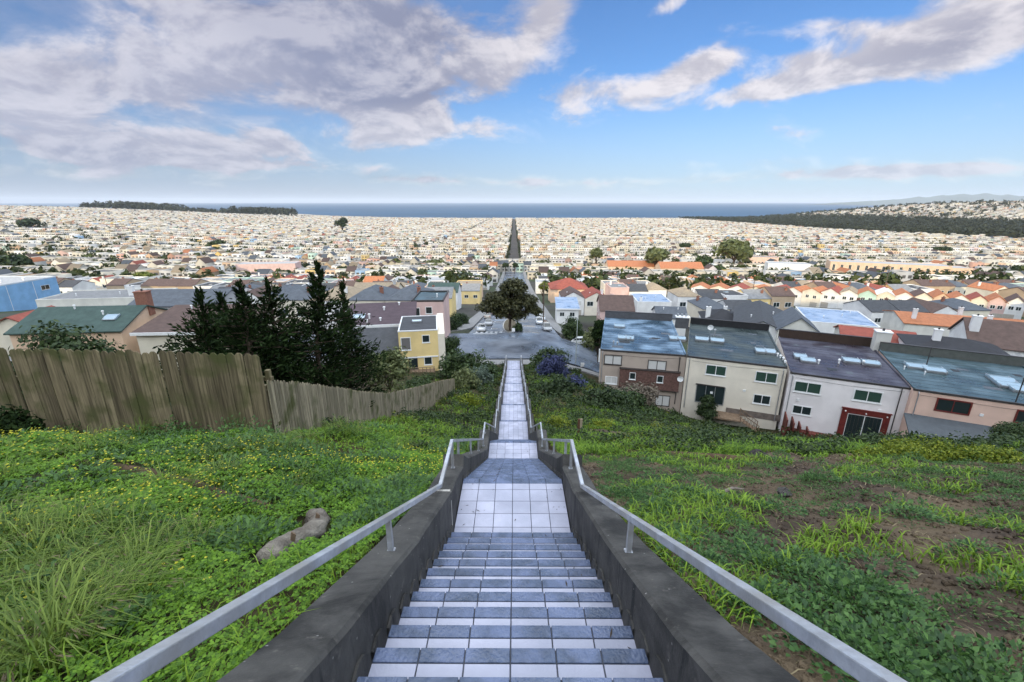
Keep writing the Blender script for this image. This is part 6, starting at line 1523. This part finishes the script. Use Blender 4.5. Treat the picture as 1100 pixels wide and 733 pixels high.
# ------------------------------------------------------------------ small things on the slope
sack = pm('weathered_sacking', (.23, .205, .17), .95, .35, 7, .8, .1, var2=(.13,.11,.09), scale2=3)
def ground_roll(name, pts, rad, mat, label, cat, twist=.0, sink=.0):
    P = [Vector(p) for p in pts]; base = P[0].copy(); n = 64; Q = []
    for i in range(n):
        t = i/(n-1)*(len(P)-1); k = min(int(t), len(P)-2); f = t-k; f = f*f*(3-2*f)*.5+f*.5; Q.append(P[k].lerp(P[k+1], f))
    V, F = [], []; m = 18
    for i, q in enumerate(Q):
        d = (Q[min(i+1, n-1)] - Q[max(i-1, 0)]).normalized(); a = d.cross(Vector((0, 0, 1))).normalized(); b = a.cross(d)
        e = min(1, min(i, n-1-i)/4+.25)
        for j in range(m):
            q_ = 2*math.pi*j/m; rr = rad*e*(1+twist*.10*math.sin(4*q_+i*.42) + .03*math.sin(7*q_+i*.9) + .06*math.sin(i*.37))
            V.append(q + a*math.cos(q_)*rr + b*math.sin(q_)*rr*.85 + Vector((0, 0, rad*.6-sink)) - base)
    for i in range(n-1):
        for j in range(m): F.append((i*m+j, i*m+(j+1) % m, (i+1)*m+(j+1) % m, (i+1)*m+j))
    F2 = [tuple(range(m-1, -1, -1)), tuple(range((n-1)*m, n*m))]
    me = bpy.data.meshes.new(name); me.from_pydata([tuple(v) for v in V], [], F+F2); me.materials.append(mat); me.polygons.foreach_set('use_smooth', [True]*len(me.polygons)); me.update()
    o = bpy.data.objects.new(name, me); COL.objects.link(o); o.location = base; return tag(o, label, cat)
g0 = lambda u, v: hit(u, v, 0.0)
roll = [g0(288, 606), g0(300, 596), g0(315, 588), g0(330, 581), g0(341, 573), g0(344, 564), g0(336, 558)]
ground_roll('erosion_log', roll, .115, sack, 'grey twisted sacking roll lying curled in the clover left of the wall', 'erosion log', 1.0)
for k, (u, v, tx) in enumerate(((318, 588, 'the front'), (343, 566, 'the back'))):
    b = g0(u, v); mb = MB(); mb.prism([(-.022, -.3), (.022, -.3), (.022, .26), (-.022, .30)], 'y', -.012, .012, wood); o = mb.build('wooden_stake'); o.location = (b.x, b.y-.12, b.z); o.rotation_euler = (.1, .22, .6)
    tag(o, f'short wooden stake leaning against {tx} of the sacking roll', 'stake')
ground_roll('straw_wattle', [(x, y, gz(x, y)) for x, y in TRP], .10, pm('muddy_wattle', (.10,.065,.042), .95, .5, 6, .9, .1, var2=(.06,.05,.025), scale2=2), 'muddy half buried straw roll crossing the clover below the fence', 'erosion log', .5, .05)
WR = [hit(u, v, 0) for u, v in ((668, 488), (705, 490), (745, 492), (785, 495), (818, 498))]
ground_roll('straw_wattle', [tuple(q) for q in WR], .13, MATS['muddy_wattle'], 'dark muddy straw roll lying across the right slope above the houses', 'erosion log', .5, .03)
def sign_post():
    b = g0(621, 471); k = mpp(b); h = 23*k; r = empty('wooden_post', (b.x, b.y, b.z), 0, 'short brown wooden post with pale board standing right of the stairs', 'post')
    mb = MB(); mb.cbox((-.05, -.04, -.4), (.05, .04, h), pm('brown_post', (.10,.05,.03), .85, .3, 5), .01); mb.build('stake', r)
    mb = MB(); mb.box((.055, -.03, h*.55), (.15, .03, h*1.0), pm('pale_board', (.33,.27,.19), .85, .2, 5)); mb.build('board', r)
sign_post()
def rock(u, v, s, mat, label, seed, sq=.6):
    b = g0(u, v); g = random.Random(seed); mb = MB(); mb.ball((0, 0, 0), s, mat, 12, 8, sq); mb.v = [(x*(1+.25*g.uniform(-1, 1)), y*(1+.25*g.uniform(-1, 1)), z*(1+.2*g.uniform(-1, 1))) for x, y, z in mb.v]
    o = mb.build('rock'); o.location = (b.x, b.y, b.z+s*sq*.35); tag(o, label, 'rock')
rock(815, 493, .28, pm('dark_rock', (.035,.03,.027), .9, .4, 5, .8), 'dark angular rock among the grass below the white house', 3)
rock(842, 530, .11, pm('grey_rock', (.06,.055,.05), .9, .3, 5, .8), 'small dark grey rock on the brown soil', 5)
def stick(u0, v0, u1, v1, label):
    a, b = g0(u0, v0), g0(u1, v1); mb = MB(); mb.tube([(0, 0, .05), tuple((b-a)*.5+Vector((0, 0, .12))), tuple(b-a+Vector((0, 0, .06)))], [.03, .026, .012], bark_pale, 6)
    o = mb.build('fallen_branch'); o.location = a; tag(o, label, 'branch')
stick(772, 533, 799, 529, 'pale bare branch lying on the brown soil')
stick(487, 424, 503, 421, 'bare pale branch lying in the bushes left of the lower stairs')

# ------------------------------------------------------------------ cars
tyre_m = pm('tyre', (.02,.02,.02), .8, .1, 5); rim_m = pm('rim', (.40,.41,.42), .35, .1, 5, metal=.7); lamp_m = glass('headlight_glass', (.62,.64,.66), .15); tail_m = glass('tail_light_glass', (.30,.015,.015), .2); car_glass = glass('car_glass', (.015,.02,.024), .05)
def car(paint, suv=False):
    """saloon (or estate) 4.5 m long, nose towards -y"""
    r = empty('parked_car', (0, 0, -500), 0, 'x', 'car'); L_, W, t = 4.45, .86, (1.68 if suv else 1.43)
    prof = [(-2.2,.36),(-2.22,.62),(-2.05,.80),(-1.1,.93),(-.95,.95),(1.45,1.0),(2.05,.98),(2.2,.80),(2.22,.40),(2.0,.26),(-2.0,.24)]
    mb = MB()
    def ring(k, dz=0): return [(y*k if abs(y) > 2 else y, z) for y, z in prof]
    n = len(prof); P = []
    for x, sy, zz in ((-W, .97, -.02), (-W*.93, 1.0, .0), (W*.93, 1.0, .0), (W, .97, -.02)): P += [(x, y*sy, z+(zz if z > .5 else 0)) for y, z in prof]
    F = [tuple(range(n-1, -1, -1)), tuple(range(3*n, 4*n))]
    for s in range(3): F += [(s*n+i, s*n+(i+1) % n, (s+1)*n+(i+1) % n, (s+1)*n+i) for i in range(n)]
    mb.solid(P, F, paint)
    ys = (-.55, .05, 1.35 if not suv else 1.9, 2.0 if suv else 1.75)   # pillars and roof
    rw = W*.74
    roof = [(-rw, -.35, t-.03), (rw, -.35, t-.03), (rw, ys[2]-.35, t), (-rw, ys[2]-.35, t)]
    low = [(-W*.9, -1.02, .95), (W*.9, -1.02, .95), (W*.9, ys[3], .985), (-W*.9, ys[3], .985)]
    top2 = [(x*.97, y, z+.05) for x, y, z in roof]
    mb.solid(roof+top2, [(4,5,6,7),(0,1,5,4),(1,2,6,5),(2,3,7,6),(3,0,4,7)], paint)
    for a, b in zip(low, roof): mb.tube([a, b], .035, paint, 5)
    for sx in (-1, 1): mb.tube([(sx*W*.9, .35, .96), (sx*rw, .38, t-.01)], .035, paint, 5)
    b = mb.build('body', r, bevel=.02)
    mb = MB(); mb.solid(low+roof, [(0,1,5,4),(1,2,6,5),(2,3,7,6),(3,0,4,7),(4,5,6,7)], car_glass); mb.v = [(x*.985, y, z) for x, y, z in mb.v]; mb.build('windows', r)
    for sx in (-1, 1):
        for y in (-1.35, 1.32):
            mb = MB(); mb.tube([(sx*(W-.17), y, .32), (sx*(W+.01), y, .32)], .32, tyre_m, 16); w = mb.build('wheel', r)
            mb = MB(); mb.tube([(sx*(W+.0), y, .32), (sx*(W+.022), y, .32)], .20, rim_m, 12); mb.build('rim', w)
        mb = MB(); mb.box((sx*.62-.18, -2.235, .60), (sx*.62+.18, -2.12, .74), lamp_m); mb.build('headlight', r)
        mb = MB(); mb.box((sx*.66-.15, 2.14, .68), (sx*.66+.15, 2.235, .84), tail_m); mb.build('tail_light', r)
    return r
PAINT = {k: pm('car_paint_'+k, c, .25, .03, 1, 0, .5, coat=.6) for k, c in dict(white=(.70,.71,.72), silver=(.42,.43,.44), black=(.02,.02,.023), red=(.30,.03,.025), blue=(.04,.07,.16), beige=(.42,.38,.32), grey=(.14,.145,.15)).items()}
CARP = {}
def place_car(col, x, y, rz, label, suv=False, group='cars along the avenue'):
    key = (col, suv); slope = math.atan2(gz(x, y+2)-gz(x, y-2), 4.0)
    if key not in CARP: CARP[key] = o = car(PAINT[col], suv); tag(o, label, None, group); o.location = (x, y, gz(x, y)+.012); 
    else: o = copy_tree(CARP[key], (x, y, gz(x, y)+.012), rz, label, group)
    o.rotation_mode = 'XYZ'; s = 1 if math.cos(rz) > 0 else -1; o.rotation_euler = (slope*s, 0, rz)
place_car('white', -6.6, 88.5, 0, 'white car driving up the left lane, nearest the crossing', group='cars near the crossing')
place_car('silver', -5.9, 101.0, 0, 'silver car behind the white one in the left lane', group='cars near the crossing')
place_car('silver', 7.2, 93.5, 0.05, 'silver car parked at the right kerb, nearest the crossing', True, group='cars near the crossing')
place_car('black', 7.5, 99.0, 0.0, 'dark car parked right behind the silver one at the right kerb', group='cars near the crossing')
place_car('white', 6.4, 108.0, 0.0, 'white car in the right lane behind the dark parked car', True, group='cars near the crossing')
place_car('white', 14.0, 87.0, 1.2, 'white car parked among the shrubs at the right corner', group='cars near the crossing')
cl = ['white', 'silver', 'grey', 'beige', 'black', 'blue', 'white', 'red', 'silver', 'grey']
for i in range(22):
    side = -1 if i % 2 else 1; j = i//2
    place_car(cl[(i*3) % 10], .3+side*7.6, 120+j*15+4*random.random(), 0 if side > 0 else math.pi, f"{cl[(i*3)%10]} car parked {'right' if side > 0 else 'left'} of the avenue, {NUMW[j]} beyond the median tree")

# ------------------------------------------------------------------ poles, signs and posts
pole_m = pm('pole_wood', (.11,.085,.065), .9, .3, 3, .4); pole_g = pm('painted_steel', (.30,.33,.31), .5, .15, 3)
def lamp_pole():
    b = g0(618.3, 391); h = 50*mpp(b)*1.0; r = empty('street_lamp', (b.x, b.y, b.z), 0, 'slender grey street lamp post at the right end of the crossing', 'street lamp')
    mb = MB(); mb.tube([(0, 0, -.3), (0, 0, h)], [.09, .055], pole_g, 10); mb.build('pole', r)
    mb = MB(); mb.tube([(0, 0, h-.02), (-.3, .1, h+.18), (-.75, .2, h+.2)], .035, pole_g, 6); mb.box((-1.2, .13, h+.14), (-.7, .27, h+.26), pole_g); mb.build('lamp_arm', r)
lamp_pole()
def utility_pole(u, v, hpx, label):
    b = g0(u, v); h = hpx*mpp(b); r = empty('utility_pole', (b.x, b.y, b.z), 0, label, 'utility pole')
    mb = MB(); mb.tube([(0, 0, -.5), (0, 0, h)], [.16, .11], pole_m, 8); mb.build('pole', r)
    mb = MB(); mb.box((-1.2, -.06, h-.7), (1.2, .06, h-.55), pole_m)
    for k in (-1.05, -.4, .4, 1.05): mb.tube([(k, 0, h-.56), (k, 0, h-.36)], .05, pole_m, 5)
    mb.build('crossarm', r)
utility_pole(583.5, 352, 48, 'dark utility pole at the right kerb of the avenue')
utility_pole(946, 327, 38, 'utility pole in front of the sunlit cottages on the right')
utility_pole(806, 330, 30, 'utility pole among the dark roofs right of the black hipped roof')
utility_pole(298, 322, 30, 'utility pole rising among the roofs behind the cypresses')
utility_pole(118, 318, 24, 'utility pole on the left above the green roof')
for k, (u, v, tx) in enumerate(((543, 391, 'left'), (564.5, 391, 'right'))):
    b = Vector((XS+(-1.15 if k == 0 else 1.15), 64.6, gz(0, 64.6)+.14)); mb = MB(); mb.tube([(0, 0, -.15), (0, 0, .95), (0, 0, 1.05)], [.075, .075, .03], trim_white, 10); o = mb.build('bollard'); o.location = b
    tag(o, f'white bollard at the {tx} of the foot of the stairs', 'bollard')
def small_sign(u, v, hpx, label, rot=0):
    b = g0(u, v); h = hpx*mpp(b); r = empty('sign', (b.x, b.y, b.z), rot, label, 'sign')
    mb = MB(); mb.tube([(0, .03, -.2), (0, .03, h)], .03, metal_grey, 6); mb.build('post', r)
    mb = MB(); mb.cbox((-.3, -.02, h-.7), (.3, .012, h), trim_white, .01); mb.build('plate', r)
small_sign(551.5, 358.5, 6, 'white sign plate at the front of the median')
small_sign(625.5, 394.5, 5, 'small white marker post beside the street lamp')
